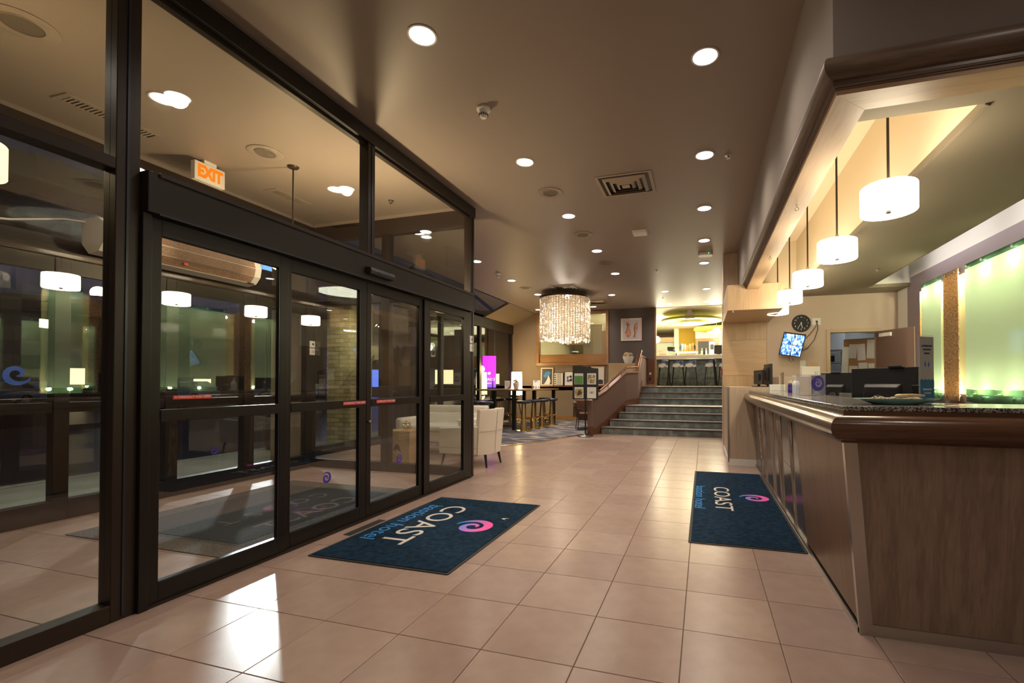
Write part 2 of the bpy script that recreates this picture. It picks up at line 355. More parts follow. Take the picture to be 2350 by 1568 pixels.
for k, (a, x0, x1, y0, y1, i, j) in enumerate(tiles):
    mi = (i * 7 + j * 13 + i * j) % 4
    if k < 296 and a < 0:
        w, h = round(x1 - x0, 4), round(y1 - y0, 4)
        key = (w, h, mi)
        if key not in cache:
            cache[key] = MB().add([(-w / 2 + .0015, -h / 2 + .0015, 0), (w / 2 - .0015, -h / 2 + .0015, 0), (w / 2 - .0015, h / 2 - .0015, 0), (-w / 2 + .0015, h / 2 - .0015, 0),
                                   (-w / 2, -h / 2, -.0015), (w / 2, -h / 2, -.0015), (w / 2, h / 2, -.0015), (-w / 2, h / 2, -.0015), (-w / 2, -h / 2, -.012), (w / 2, -h / 2, -.012), (w / 2, h / 2, -.012), (-w / 2, h / 2, -.012)],
                                  [(0, 1, 2, 3)] + [(4 + q, 4 + (q + 1) % 4, (q + 1) % 4, q) for q in range(4)] + [(8 + q, 8 + (q + 1) % 4, 4 + (q + 1) % 4, 4 + q) for q in range(4)]).mesh('floor_tile', M['tile'][mi])
        o = bpy.data.objects.new('floor_tile', cache[key]); COL.objects.link(o); o.parent = fl; o.location = ((x0 + x1) / 2, (y0 + y1) / 2, 0)
    else: rest.box(x0, x1, y0, y1, -.012, 0, mi)
rest.build('far_floor_tiles', M['tile'], fl)['kind'] = 'stuff'
# lounge carpet, its curved edge against the tiles
edge = [(-4.4, 8.1), (-3.82, 8.45), (-3.27, 9.25), (-3.03, 10.1), (-2.82, 10.75), (-2.66, 11.2)]
rp = edge + [(-2.1, 12.6), (-1.85, 14.75), (-6.40, 14.75), (-6.40, 8.1)]
rg = MB().prism(rp, .0, .012).build('carpet', M['rug']); tag(rg, 'blue grey cloudy patterned carpet with a curved edge under the bar table', 'carpet')
MB().tube([(x, y, .008) for x, y in edge], .010, 6).build('edge_strip', M['brass'], rg)
# ================================================================ CEILINGS
struct(B('ceiling', (-5.60, .64, -2.6, 14.85, ZC, ZC + .12), M['ceiling']), 'brown painted lobby ceiling')
struct(B('ceiling.001', (-5.78, -5.60, -2.6, 5.6, ZC, ZC + .12), M['ceiling']))
struct(B('ceiling.002', (.64, 3.3, -2.6, 2.53, ZC, ZC + .12), M['ceiling']))
struct(B('ceiling.003', (.64, 3.3, 2.53, 9.1, ZC, ZC + .12), M['deskceil']))
# dropped ceiling over the desk with the pendant trough
c = MB(); zd = 2.80
for bx in ((.78, .87, 2.69, 9.0, zd, zd + .05), (.87, 1.50, 2.69, 3.05, zd, zd + .05), (1.50, 2.55, 2.69, 9.0, zd, zd + .05), (.87, 1.50, 8.45, 9.0, zd, zd + .05), (2.55, 3.13, 8.47, 9.0, zd, zd + .05),
           (2.52, 2.55, 2.69, 8.47, zd + .05, zd + .14)): c.box(*bx)
struct(c.build('ceiling.004', M['deskceil']), 'dropped ceiling above the reception desk with a trough for the pendants')
c = MB()
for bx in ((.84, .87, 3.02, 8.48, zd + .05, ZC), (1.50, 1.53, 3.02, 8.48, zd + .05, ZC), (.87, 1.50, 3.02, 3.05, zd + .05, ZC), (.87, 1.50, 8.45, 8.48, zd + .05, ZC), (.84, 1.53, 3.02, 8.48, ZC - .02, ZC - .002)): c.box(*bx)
struct(c.build('ceiling.008', M['coffer']), 'trough above the pendants, coloured paler for their light')
c = MB()
for bx in ((1.488, 1.50, 3.05, 8.45, zd - .008, zd), (1.50, 1.512, 3.05, 8.45, zd - .014, zd), (2.55, 2.556, 2.7, 8.47, zd - .004, zd + .05)): c.box(*bx)
struct(c.build('trim_9', M['deskceil']), 'thin bead along the trough edge')
struct(B('wall_back.002', (2.55, 3.13, 8.47, 8.52, zd + .05, ZC), M['white']))
# ================================================================ BULKHEAD OVER THE DESK
struct(B('wall_right.003', (.618, .80, 2.70, 9.0, 2.72, ZC), M['bulk']), 'taupe bulkhead above the long side of the desk')
struct(B('wall_front.001', (.618, 3.3, 2.518, 2.70, 2.72, ZC), M['bulk']), 'taupe bulkhead above the near end of the desk')
CX, CY = .75, 2.65
def sweep_L(prof, yfar, xfar, side, smooth=40, mats=None, nameA='trim_1', nameB='trim_2', parent=None):
    a = MB(); b = MB(); n = len(prof)
    a.strip([(CX - d, yfar, z) for d, z in prof], [(CX - d, CY - d, z) for d, z in prof])
    b.strip([(CX - d, CY - d, z) for d, z in prof], [(xfar, CY - d, z) for d, z in prof])
    return a.build(nameA, mats[0], parent, smooth=smooth), b.build(nameB, mats[1], parent, smooth=smooth)
def arc(cx, cz, r, a0, a1, n=8, sz=1): return [(cx + r * math.cos(a0 + (a1 - a0) * k / n), cz + sz * r * math.sin(a0 + (a1 - a0) * k / n)) for k in range(n + 1)]
prof = [(.128, 2.862)] + arc(.130, 2.806, .054, PI / 2, -PI / 2 * .95, 10, 1.05) + [(.1345, 2.747), (.1345, 2.726), (.124, 2.724), (.124, 2.712), (.114, 2.708), (.114, 2.688), (.0, 2.688)]
a, b_ = sweep_L(prof, 7.45, 3.3, 1, mats=(M['darkwoody'], M['darkwoodx'])); struct(a, 'dark rounded moulding along the bulkhead'); struct(b_, 'dark rounded moulding across the near bulkhead')
struct(MB().prism([(.634, 2.534), (.807, 2.707), (.807, 7.45), (.634, 7.45)], 2.686, 2.722).build('trim_3', M['oaky']), 'light oak soffit board on the long side')
struct(MB().prism([(.634, 2.534), (3.3, 2.534), (3.3, 2.707), (.809, 2.707)], 2.686, 2.722).build('trim_4', M['oakx']), 'light oak soffit board across the near end')
for k, y in enumerate((4.02, 5.55)):
    h = MB().tube([(.72 + .013 * math.cos(q * PI / 6), y, 2.655 + .013 * math.sin(q * PI / 6)) for q in range(12)], .0028, 6, closed=True)
    h.cyl((.72, y, 2.667), (.72, y, 2.686), .003); h.lathe([(.010, 0), (.010, .003)], 10, (.72, y, 2.684))
    tag(h.build('ceiling_hook', M['steel']), 'small steel eye hook in the oak soffit, ' + ('nearer' if k == 0 else 'farther') + ' of the two', 'hook')
bx = B('trim_5', (.354, 1.145, 7.45, 9.0, 2.376, 2.766), M['oakz'], bevel=.003); struct(bx, 'oak box beam at the far end of the bulkhead')
B('catch', (.435, .447, 7.47, 7.49, 2.345, 2.376), M['plastic'], bx)
# ================================================================ WALLS
struct(B('wall_front', (-5.78, 3.3, -2.75, -2.6, 0, ZC), M['cream']), 'cream wall behind the camera, lightened for bounce')  # unseen wall, its colour lightened to bounce light forward
# wall behind the desk with its lit niche
w = MB()
for bx in ((3.13, 3.30, -2.6, 3.72, 0, 2.925), (3.13, 3.30, 8.14, 8.57, 0, 2.925), (3.13, 3.30, 3.72, 8.14, 0, 1.12), (3.13, 3.30, 3.72, 8.14, 2.64, 2.925), (3.27, 3.30, 3.72, 8.14, 1.12, 2.64)): w.box(*bx)
struct(w.build('wall_right', M['mauve']), 'mauve ribbed wallcovering behind the desk, with a lit niche')
struct(B('wall_right.001', (3.135, 3.3, -2.6, 8.57, 2.925, ZC), M['white']), 'white upper wall in the light cove')
struct(B('wall_right.002', (3.15, 3.3, 8.57, 9.1, 0, ZC), M['white']), 'white end strip of the desk wall')
struct(B('trim_6', (3.255, 3.27, 3.72, 8.14, 1.12, 2.64), mat('niche_back', (.62, .55, .30), r=.8)), 'pale yellow niche back')
struct(B('trim_7', (3.128, 3.27, 8.128, 8.142, 1.12, 2.645), M['frameoak']), 'brown niche end board')
# far wall with the office door
w = MB()
for bx in ((1.10, 2.11, 9.0, 9.12, 0, ZC), (2.11, 2.86, 9.0, 9.12, 2.145, ZC), (2.86, 3.3, 9.0, 9.12, 0, ZC)): w.box(*bx)
struct(w.build('wall_back.003', M['deskwall']), 'beige wall behind the far end of the desk')
# wood clad column
col = sroot('wall_back.004', 'light oak clad column at the far end of the desk')
B('column_core', (.36, 1.10, 9.015, 9.5, 0, ZC), M['oakgrey'], col)
struct(B('wall_right.005', (1.10, 1.22, 9.12, 14.95, 0, ZC), M['taupe']), 'taupe side wall of the stairs, behind the oak column')
for k, (z0, z1, m_) in enumerate(((.10, .735, 'oakx'), (.735, 1.395, 'oakz'), (1.395, 2.05, 'oakx'), (2.05, 2.76, 'oakz'))):
    B('panel', (.347, 1.104, 9.0, 9.015, z0 + .0015, z1 - .0015), M[m_], col, bevel=.001)
    B('panel', (.347, .36, 9.015, 9.5, z0 + .0015, z1 - .0015), M['oakgrey'], col)
struct(B('baseboard_back.001', (.344, 1.104, 8.994, 9.5, 0, .10), M['white']), 'white baseboard at the column')
# wing wall with shelf at the far end of the desk
wg = B('wall_right.004', (.362, 1.11, 7.455, 9.0, .10, 1.20), M['oakgrey'], bevel=.002); struct(wg, 'low oak wing wall closing the far end of the desk')
B('corner_trim', (.350, .376, 7.446, 7.472, .05, 1.205), M['steel'], wg, bevel=.002)
struct(B('baseboard_right', (.356, .76, 7.448, 9.0, 0, .10), M['white']), 'white baseboard of the wing wall')
# back wall of the lobby
WY = 14.80
w = MB()
for bx in ((-6.43, -5.44, WY, WY + .15, 0, ZC), (-3.02, -1.48, WY, WY + .15, 0, ZC), (-5.44, -3.02, WY, WY + .15, 0, 1.92), (-5.44, -3.02, WY, WY + .15, 3.58, ZC)): w.box(*bx)
struct(w.build('wall_back', M['taupe']), 'taupe wall at the back of the lounge')
struct(B('wall_back.001', (-2.96, -1.48, WY - .012, WY, 1.20, ZC), M['taupe2']), 'grey taupe wall panel beside the stair opening')
struct(B('baseboard_back', (-6.43, -2.2, WY - .02, WY, 0, .15), M['frameoak']))
struct(B('trim_8', (-1.50, -1.45, WY - .02, WY + .17, 1.155, ZC), M['frameoak']), 'wood jamb of the stair opening')
# framed opening into the upper room
wf = sroot('window_1', 'wood framed interior window above the picture ledge')
def frame4(x0, x1, z0, z1, t, y0, y1, m, parent, name='frame'):
    for bx in ((x0, x1, y0, y1, z0, z0 + t), (x0, x1, y0, y1, z1 - t, z1), (x0, x0 + t, y0, y1, z0 + t, z1 - t), (x1 - t, x1, y0, y1, z0 + t, z1 - t)): B(name, bx, m, parent, bevel=.006)
frame4(-5.50, -2.98, 1.85, 3.65, .09, WY - .05, WY + .16, M['frameoak'], wf)
B('panel', (-5.41, -3.07, WY + .02, WY + .05, 1.94, 2.22), M['frameoak'], wf)
B('glass_pane', (-5.41, -3.07, WY + .06, WY + .066, 2.22, 3.56), M['glass'], wf)
# ================================================================ UPPER ROOM (bar)
zb = 1.155
struct(B('floor.001', (-6.5, 1.6, 14.80, 23.6, zb - .15, zb), mat('bar_floor', (.10, .09, .085), r=.5)), 'dark floor of the bar')
struct(B('ceiling.005', (-6.5, 1.6, 14.95, 23.6, ZC, ZC + .1), M['cream']), 'cream ceiling of the bar')
bw = MB()
for bx in ((-6.5, 1.6, 23.5, 23.6, zb, ZC), (-6.6, -6.5, 14.95, 23.5, zb, ZC), (1.5, 1.6, 14.95, 23.5, zb, ZC)): bw.box(*bx)
struct(bw.build('wall_back.010', M['cream']), 'cream walls of the bar')
struct(B('wall_back.011', (-1.05, -.33, 21.0, 21.15, zb, ZC), M['ochre']), 'ochre wall behind the beer taps')
struct(B('wall_back.012', (-1.25, -1.05, 20.9, 21.15, zb, ZC), M['cream']))
struct(B('wall_back.013', (-.33, 1.5, 20.5, 20.6, zb, ZC), M['cream']))
struct(B('wall_back.014', (-6.4, -1.25, 21.2, 21.3, 3.10, 3.32), M['oakx']), 'oak fascia above the bar windows')
struct(B('wall_back.015', (-5.2, -1.25, 21.3, 21.35, zb, 3.10), mat('pale_green_glazing', (.42, .50, .40), r=.3)), 'pale green glazed screen in the bar')
struct(B('wall_back.016', (-3.45, -3.05, 15.9, 16.0, 2.3, 3.1), M['oakz']), 'oak post seen through the interior window')
struct(B('wall_back.017', (-4.15, -3.45, 16.0, 16.05, 1.2, 3.35), mat('pale_wall', (.62, .58, .46), r=.7)))
# ================================================================ ENTRANCE GLAZING
BZ, GZ = M['bronze'], M['glass']
def pane_x(x, y0, y1, z0, z1, parent, name='glass_pane'): return B(name, (x - .003, x + .003, y0, y1, z0, z1), M['glass'], parent)
w1 = sroot('window_2', 'dark bronze glazed screen between lobby and entrance vestibule')
FX0, FX1, GXP = -3.09, -2.99, -3.04
for bx in ((FX0, FX1, 1.63, 1.74, 0, 3.52), (FX0, FX1, 5.50, 5.60, 0, 3.52), (FX0, FX1, -.70, -.60, 0, 3.52)): B('post', bx, M['bronze2'], w1, bevel=.004)
B('post', (FX0, FX1, 3.535, 3.63, 2.44, 3.52), M['bronze2'], w1, bevel=.004)
for y in (1.676, 3.58, 5.545): B('gasket', (FX1, FX1 + .006, y, y + .010, 2.46 if y == 3.58 else .02, 3.5), M['gasket'], w1)
B('head', (FX0 - .01, FX1 + .015, -2.6, 5.61, 3.515, 3.645), BZ, w1, bevel=.004); B('head_stop', (FX0 + .02, FX1 - .03, -2.6, 5.5, 3.49, 3.52), M['bronze2'], w1)
B('gap_strip', (FX0 + .01, FX1 - .01, -2.6, 5.6, 3.645, 3.67), M['bulk'], w1)  # grey strip above the head stands in for shadow on the ceiling
B('jamb', (-3.075, -2.965, 1.74, 1.788, 0, 2.215), BZ, w1, bevel=.003)
hd = B('door_header', (-3.15, -2.935, 1.745, 5.50, 2.215, 2.445), BZ, w1, bevel=.004)
B('header_lip', (-2.94, -2.925, 1.80, 5.50, 2.425, 2.452), M['bronze2'], w1); B('header_lip', (-2.94, -2.93, 1.80, 5.50, 2.21, 2.22), M['gasket'], w1)
B('transom_bar', (FX0, FX1, -.60, 1.63, 2.405, 2.468), M['bronze2'], w1, bevel=.004); B('transom_bar', (FX0, FX1, -2.6, -.70, 2.405, 2.468), M['bronze2'], w1, bevel=.004)
B('bottom_rail', (FX0 + .005, FX1, -.60, 1.63, 0, .095), M['bronze2'], w1, bevel=.003); B('bottom_rail', (FX0 + .005, FX1, -2.6, -.70, 0, .095), M['bronze2'], w1)
pane_x(GXP, -.60, 1.63, .09, 2.41, w1); pane_x(GXP, -.60, 1.63, 2.46, 3.50, w1); pane_x(GXP, -2.6, -.7, .09, 2.41, w1); pane_x(GXP, -2.6, -.7, 2.46, 3.5, w1)
pane_x(GXP, 1.74, 3.54, 2.44, 3.50, w1); pane_x(GXP, 3.62, 5.51, 2.44, 3.50, w1)
def sticker(parent, x, y, z, w=.28, h=.032, txt='IN EMERGENCY PUSH OPEN'):
    st = MB().box(x, x + .002, y - w / 2, y + w / 2, z - h / 2, z + h / 2).build('push_label', M['red'], parent)
    text_mesh('lettering', txt, h * .78, M['paper'], st, (x + .0025, y, z), (PI / 2, 0, PI / 2), sx=w / (h * .78) / 13.6)
def leaf(name, label, y0, y1, gy0, gy1, x=GXP, t=.045, zt=2.205, zg=2.115, sign=None, swl=None):
    d = sroot(name, label); a, b = x - t / 2, x + t / 2
    B('stile', (a, b, y0, gy0, .015, zt), BZ, d, bevel=.003); B('stile', (a, b, gy1, y1, .015, zt), BZ, d, bevel=.003)
    B('top_rail', (a, b, gy0, gy1, zg, zt), BZ, d); B('bottom_rail', (a, b, gy0, gy1, .015, .125), BZ, d, bevel=.003); B('middle_rail', (a - .004, b + .004, gy0, gy1, 1.040, 1.110), BZ, d, bevel=.003)
    B('glazing_bead', (b, b + .003, gy1 - .012, gy1 - .004, .13, zg), M['gasket'], d); B('glazing_bead', (a + .01, b + .002, gy0, gy1, .125, .131), M['gasket'], d)
    pane_x(x, gy0, gy1, 1.11, zg, d); pane_x(x, gy0, gy1, .125, 1.04, d)
    if sign: sticker(d, b + .005, sign, 1.084)
    if swl:
        o = swirl(.058, a0=2.2).build('wave_decal', M['purpdecal'], d); o.location = (x + .006, swl[0], swl[1]); o.rotation_euler = (PI / 2, 0, PI / 2)
    return d
leaf('door_1', 'left fixed leaf of the bronze sliding entrance doors', 1.785, 2.69, 1.850, 2.622, x=-3.012)
d2 = leaf('door_2', 'left sliding entrance door with a purple wave decal', 2.695, 3.548, 2.735, 3.468, sign=3.395, swl=(3.10, .468), x=-3.03)
d3 = leaf('door_3', 'right sliding entrance door with a purple wave decal', 3.552, 4.435, 3.612, 4.386, sign=3.82, swl=(4.05, .475), x=-3.03)
leaf('door_4', 'right fixed leaf of the bronze sliding entrance doors', 4.445, 5.497, 4.555, 5.331, x=-3.012)
MB().lathe([(.012, 0), (.014, .006), (.010, .02), (.006, .022)], 14, T=Matrix.Translation((-3.005, 3.575, .905)) @ Matrix.Rotation(PI / 2, 4, 'Y')).build('lock_cylinder', M['chrome'], d3, smooth=40)
B('threshold', (-3.10, -2.97, 1.75, 5.50, 0, .014), M['bronze2'], w1)
fd = thing('floor_guide', 'narrow dark floor strip in front of the sliding doors', 'floor strip', (-2.84, 3.35, 0)); B('grille', (-.035, .035, -.22, .22, 0, .004), M['rubber'], fd)
# door motion sensor
sn = thing('door_sensor', 'black motion sensor on the door header above the middle doors', 'sensor', (-2.935, 3.62, 2.29))
MB().prism([(0, -.035), (.05, -.028), (.058, .0), (.05, .03), (0, .035)], -.17, .17, axis=1).build('housing', M['black'], sn, bevel=.006)
for o in sn.children: o.scale = (1, 1, 1)
MB().box(.05, .06, -.05, .05, -.018, -.004).build('lens', M['gasket'], sn)
# push plates on the end post
def plate_pair(x, y, label):
    t = thing('door_notice', label, 'notice', (x, y, 1.79))
    for z in (.055, -.055):
        p = MB().box(0, .004, -.048, .048, z - .05, z + .05).build('sticker', M['paper'], t, bevel=.001)
        if z > 0: MB().lathe([(.017, 0), (.017, .0012)], 16, T=Matrix.Translation((.004, .012, z + .004)) @ Matrix.Rotation(PI / 2, 4, 'Y')).build('symbol', M['black'], p)
        else:
            q = MB(); q.box(.004, .0052, .0, .032, z - .016, z - .012); q.box(.004, .0052, .0, .032, z + .012, z + .016); q.box(.004, .0052, .0, .004, z - .012, z + .012); q.box(.004, .0052, .028, .032, z - .012, z + .012); q.build('symbol', M['black'], p)
plate_pair(-2.99, 5.525, 'pair of white square notices on the end post of the lobby screen')
# outer screen to the street
w2 = sroot('window_3', 'dark bronze outer glazing and doors of the vestibule towards the street')
OX = -5.72; oa, ob = OX - .05, OX + .05
for y0, y1 in ((-2.6, -2.5), (-.6, -.48), (.85, .97), (2.655, 2.765), (3.56, 3.685), (4.46, 4.60), (5.42, 5.60)): B('post', (oa, ob, y0, y1, 0, 2.42), BZ, w2, bevel=.003)
ys = [-2.5, -.6, -.48, .85, .97, 2.655, 2.765, 3.56, 3.685, 4.46, 4.60, 5.42]
for k in range(0, 12, 2):
    y0, y1 = ys[k], ys[k + 1]
    B('bottom_rail', (oa, ob, y0, y1, 0, .185), BZ, w2, bevel=.003); B('middle_rail', (oa + .01, ob - .01, y0, y1, .99, 1.085), BZ, w2, bevel=.003)
    pane_x(OX, y0, y1, .18, 1.0, w2); pane_x(OX, y0, y1, 1.08, 2.30, w2); B('top_rail', (oa + .01, ob - .01, y0, y1, 2.28, 2.42), BZ, w2)
B('door_header', (oa - .03, ob + .03, -2.6, 5.6, 2.42, 2.60), BZ, w2, bevel=.003); B('head', (oa, ob, -2.6, 5.6, 3.50, 3.62), M['bronze2'], w2, bevel=.003); B('gap_strip', (oa + .02, ob - .02, -2.6, 5.6, 3.62, 3.67), M['bulk'], w2)
for y0, y1 in ((-2.6, .9), (.98, 3.55), (3.65, 5.5)): pane_x(OX, y0, y1, 2.6, 3.5, w2)
for y in (.9, 3.56, 5.5): B('post', (oa, ob, y, y + .09, 2.6, 3.5), M['bronze2'], w2)
o = swirl(.11, a0=-.4, turns=1.2, w=.24).build('wave_decal', M['bluedecal'], w2); o.location = (OX + .01, 2.435, 1.342); o.rotation_euler = (PI / 2, 0, PI / 2)
o = swirl(.058, a0=2.2).build('wave_decal', M['purpdecal'], w2); o.location = (OX + .01, 4.117, .436); o.rotation_euler = (PI / 2, 0, PI / 2)
sticker(w2, ob + .002, 3.84, 1.10, w=.42, h=.045)
plate_pair(ob + .002, 5.52, 'pair of white square notices on the street door post of the vestibule')
# vestibule side screen
w3 = sroot('window_4', 'dark bronze side glazing of the vestibule towards the lounge')
SY = 5.57; sa, sb = SY - .05, SY + .05
B('post', (-4.43, -4.30, sa, sb, 0, 3.40), BZ, w3, bevel=.003)
for x0, x1 in ((-5.67, -4.43), (-4.30, -3.09)):
    B('bottom_rail', (x0, x1, sa, sb, 0, .125), BZ, w3, bevel=.003); B('transom_bar', (x0, x1, sa, sb, 2.42, 2.485), BZ, w3, bevel=.003)
    B('glass_pane', (x0, x1, SY - .003, SY + .003, .12, 2.43), GZ, w3); B('glass_pane', (x0, x1, SY - .003, SY + .003, 2.48, 3.40), GZ, w3)
B('head', (-5.67, -3.09, sa, sb, 3.39, 3.61), M['bronze2'], w3, bevel=.003); B('gap_strip', (-5.67, -3.09, sa + .02, sb - .02, 3.61, 3.67), M['ceiling'], w3)
# street window of the lounge with the sloping glass above
w4 = sroot('window_5', 'dark framed street window of the lounge')
LX = -6.43
struct(B('wall_left', (-6.48, -5.72, 5.53, 5.63, 0, ZC), M['taupe']))
for y in (5.63, 8.0, 10.2, 12.3, 14.62): B('post', (LX - .05, LX + .05, y, y + .13, 0, 2.96), BZ, w4, bevel=.003)
yy = [5.76, 8.0, 8.13, 10.2, 10.33, 12.3, 12.43, 14.62]
for k in range(0, 8, 2):
    B('bottom_rail', (LX - .05, LX + .05, yy[k], yy[k + 1], 0, .16), BZ, w4); pane_x(LX, yy[k], yy[k + 1], .16, 2.95, w4)
B('head', (LX - .06, LX + .06, 5.63, 14.8, 2.95, 3.24), M['bronze2'], w4, bevel=.003)
x0, z0, x1, z1 = -6.43, 3.24, -5.62, 3.67
for y in (5.66, 8.0, 10.2, 12.62): MB().hexa([(x0, y, z0), (x1, y, z1 - .06), (x1, y + .09, z1 - .06), (x0, y + .09, z0)], [(x0, y, z0 + .06), (x1, y, z1), (x1, y + .09, z1), (x0, y + .09, z0 + .06)]).build('rafter', M['taupe'] if y > 12 else BZ, w4)
for y0, y1 in ((5.75, 8.0), (8.09, 10.2), (10.29, 12.62)): MB().hexa([(x0, y0, z0 + .02), (x1, y0, z1 - .02), (x1, y1, z1 - .02), (x0, y1, z0 + .02)], [(x0, y0, z0 + .026), (x1, y0, z1 - .014), (x1, y1, z1 - .014), (x0, y1, z0 + .026)]).build('sloping_pane', GZ, w4)
struct(MB().hexa([(x0, 12.70, z0), (x1 + .03, 12.70, z1 - .02), (x1 + .03, 14.8, z1 - .02), (x0, 14.8, z0)], [(x0, 12.70, z0 + .05), (x1 + .03, 12.70, z1 + .03), (x1 + .03, 14.8, z1 + .03), (x0, 14.8, z0 + .05)]).build('ceiling.006', M['taupe']), 'sloping taupe soffit above the street window')
# entrance mat in the vestibule, dark with a lighter border and a faint printed wordmark
vm = thing('entrance_mat', 'large charcoal entrance mat with a lighter border inside the vestibule', 'mat', (-4.17, 3.56, 0))
B('mat_border', (-.91, .91, -1.10, 1.10, 0, .008), mat_noise2('charcoal_mat_border', ((.35, (.03, .026, .024)), (.6, (.09, .08, .07)), (.75, (.17, .15, .135))), scale=190, r=.95, detail=1), vm)
B('mat_field', (-.70, .70, -.86, .86, .008, .010), M['matgrey'], vm)
for k, ch in enumerate('COAST'): text_mesh('printed_letter', ch, .26, mat('faded_print', (.11, .10, .095), r=.95) if k == 0 else bpy.data.materials['faded_print'], vm, (.05, .55 - .26 * k, .0105), (0, 0, -PI / 2))
o = swirl(.2, a0=2.2).build('wave_print', mat('faded_wave', (.075, .04, .075), r=.95), vm); o.location = (.42, .05, .0105)
# air curtain above the street doors
ac = thing('air_curtain', 'long white air curtain unit above the street doors', 'air curtain', (-5.64, 3.605, 2.60))
pf = [(0, -.02), (.10, -.12), (.24, -.10), (.31, -.02), (.33, .08), (.30, .17), (.22, .22), (0, .22)]
MB().prism(pf, -.76, .76, axis=1).build('body', M['plastic'], ac)
grm = mat_noise2('perforated_grille', ((.42, (.10, .05, .025)), (.55, (.42, .27, .17))), scale=260, r=.6, detail=0)
for (xa, za), (xb, zb_) in (((.252, -.092), (.312, -.02)), ((.314, -.015), (.332, .075)), ((.331, .085), (.305, .16))):
    MB().hexa([(xa, -.74, za), (xa, .70, za), (xb, .70, zb_), (xb, -.74, zb_)], [(xa + .004, -.74, za - .001), (xa + .004, .70, za - .001), (xb + .004, .70, zb_ - .001), (xb + .004, -.74, zb_ - .001)]).build('grille', grm, ac)
MB().box(.296, .318, -.10, -.06, -.072, -.045).build('indicator', M['red'], ac)
MB().box(.255, .262, .66, .74, -.105, -.095).build('display_slot', M['black'], ac)
MB().tube([(.05, -.76, .19), (.02, -.92, .17), (-.02, -1.25, .06), (-.02, -1.6, -.01), (.0, -2.2, .01), (.0, -3.5, .02)], .009, 6).build('cable', M['plastic'], ac)
for y in (-.6, .6): MB().box(-.03, .10, y - .04, y + .04, .22, .27).build('bracket', M['steel'], ac)
for s_ in (-1, 1): MB().prism(pf, s_ * .76, s_ * .785, axis=1).build('end_cap', M['plastic'], ac)
# ================================================================ RECEPTION DESK
dk = thing('reception_desk', 'long wooden reception desk with granite top and rounded oak edge', 'desk')
YE, XE = 7.45, 3.12
def lean(d, z): return d * (z - .055) / .917
# near end panel and the plain walnut panel round the corner (both lean outwards)
def face_x(y0, y1, z0, z1, d0, d1, th=.02):   # panel of the long side: lies in the plane x = CX - d(z)
    return MB().hexa([(CX - d0, y0, z0), (CX - d0 + th, y0, z0), (CX - d0 + th, y1, z0), (CX - d0, y1, z0)], [(CX - d1, y0, z1), (CX - d1 + th, y0, z1), (CX - d1 + th, y1, z1), (CX - d1, y1, z1)])
m = MB(); z0, z1 = .055, .985; d1 = .086
m.hexa([(CX + .012, CY, z0), (XE, CY, z0), (XE, CY + .02, z0), (CX + .012, CY + .02, z0)], [(CX - d1 + .012, CY - d1, z1), (XE, CY - d1, z1), (XE, CY - d1 + .02, z1), (CX - d1 + .012, CY - d1 + .02, z1)])
m.build('end_panel', M['walnut_front'], dk)
m = MB(); m.hexa([(CX, CY + .012, z0), (CX + .02, CY + .012, z0), (CX + .02, 3.865, z0), (CX, 3.865, z0)], [(CX - d1, CY - d1 + .012, z1), (CX - d1 + .02, CY - d1 + .012, z1), (CX - d1 + .02, 3.865, z1), (CX - d1, 3.865, z1)])
m.build('corner_panel', M['walnut_side'], dk)
m = MB()
a = .004
m.hexa([(CX - a, CY - a, z0), (CX + .055, CY - a, z0), (CX + .055, CY + .012, z0), (CX - a, CY + .03, z0)], [(CX - d1 - a, CY - d1 - a, z1), (CX - d1 + .055, CY - d1 - a, z1), (CX - d1 + .055, CY - d1 + .012, z1), (CX - d1 - a, CY - d1 + .03, z1)])
m.build('corner_trim', M['steel'], dk)
B('kick_plate', (CX - .004, XE, CY - .006, CY + .02, 0, .056), M['steel'], dk); B('kick_plate', (CX - .004, CX + .02, CY, YE, 0, .03), M['steel'], dk)
B('carcass', (CX + .05, CX + .30, CY + .05, YE, 0, 1.10), M['black'], dk); B('carcass', (CX + .3, XE, CY + .05, CY + .30, 0, 1.10), M['black'], dk)
lam = mat_wood('grey_brushed_laminate', (.085, .070, .066), (.105, .088, .082), axis=2, scale=30, stretch=.04, r=.25)
strips = (4.295, 4.465), (4.88, 5.19), (5.42, 5.70), (6.13, 6.45), (6.65, 6.86)
prev = 3.87
for k, (y0, y1) in enumerate(list(strips) + [(YE, YE)]):
    for za, zb_ in ((.03, .515), (.518, .985)):
        face_x(prev + .001, y0 - .001, za, zb_, lean(.045, za) - .01, lean(.045, zb_) - .01).build('laminate_panel', lam, dk)
    if y1 > y0:
        bark = mat_noise2('bark_strip_%d' % k, ((.35, (.09, .055, .035)), (.5, (.26, .185, .125)), (.65, (.40, .31, .23))), scale=9, r=.7, detail=8, mapscale=((1, 3, 1), (1, 2.2, .5), (1, 4, .12), (1, 2, .5), (1, 1, 2.5))[k], bump=.6)
        face_x(y0, y1, .03, .985, -.015, lean(.045, .985) - .004, .012).build('textured_strip', bark, dk)
    prev = y1
B('edge_block', (CX - .002, CX + .03, 3.862, 3.874, .03, .985), M['oakz'], dk)
prof = [(.0, .972), (.104, .972), (.104, .982), (.112, .983)] + arc(.100, 1.046, .062, -PI / 2 * .92, PI / 2, 12, 1.0)[1:] + [(.088, 1.108), (.088, 1.128), (.0, 1.128)]
a_, b_ = sweep_L(prof, YE, XE, 1, mats=(M['roll'], M['rollx']), nameA='bullnose_edge', nameB='bullnose_edge', parent=dk)
sx, sy = CX - .083, CY - .083
top = [(sx, sy), (XE, sy), (XE, 3.06), (1.12, 3.06), (1.12, YE), (sx, YE)]
MB().prism(top, 1.128, 1.150).build('stone_top', M['stone'], dk, bevel=.002)
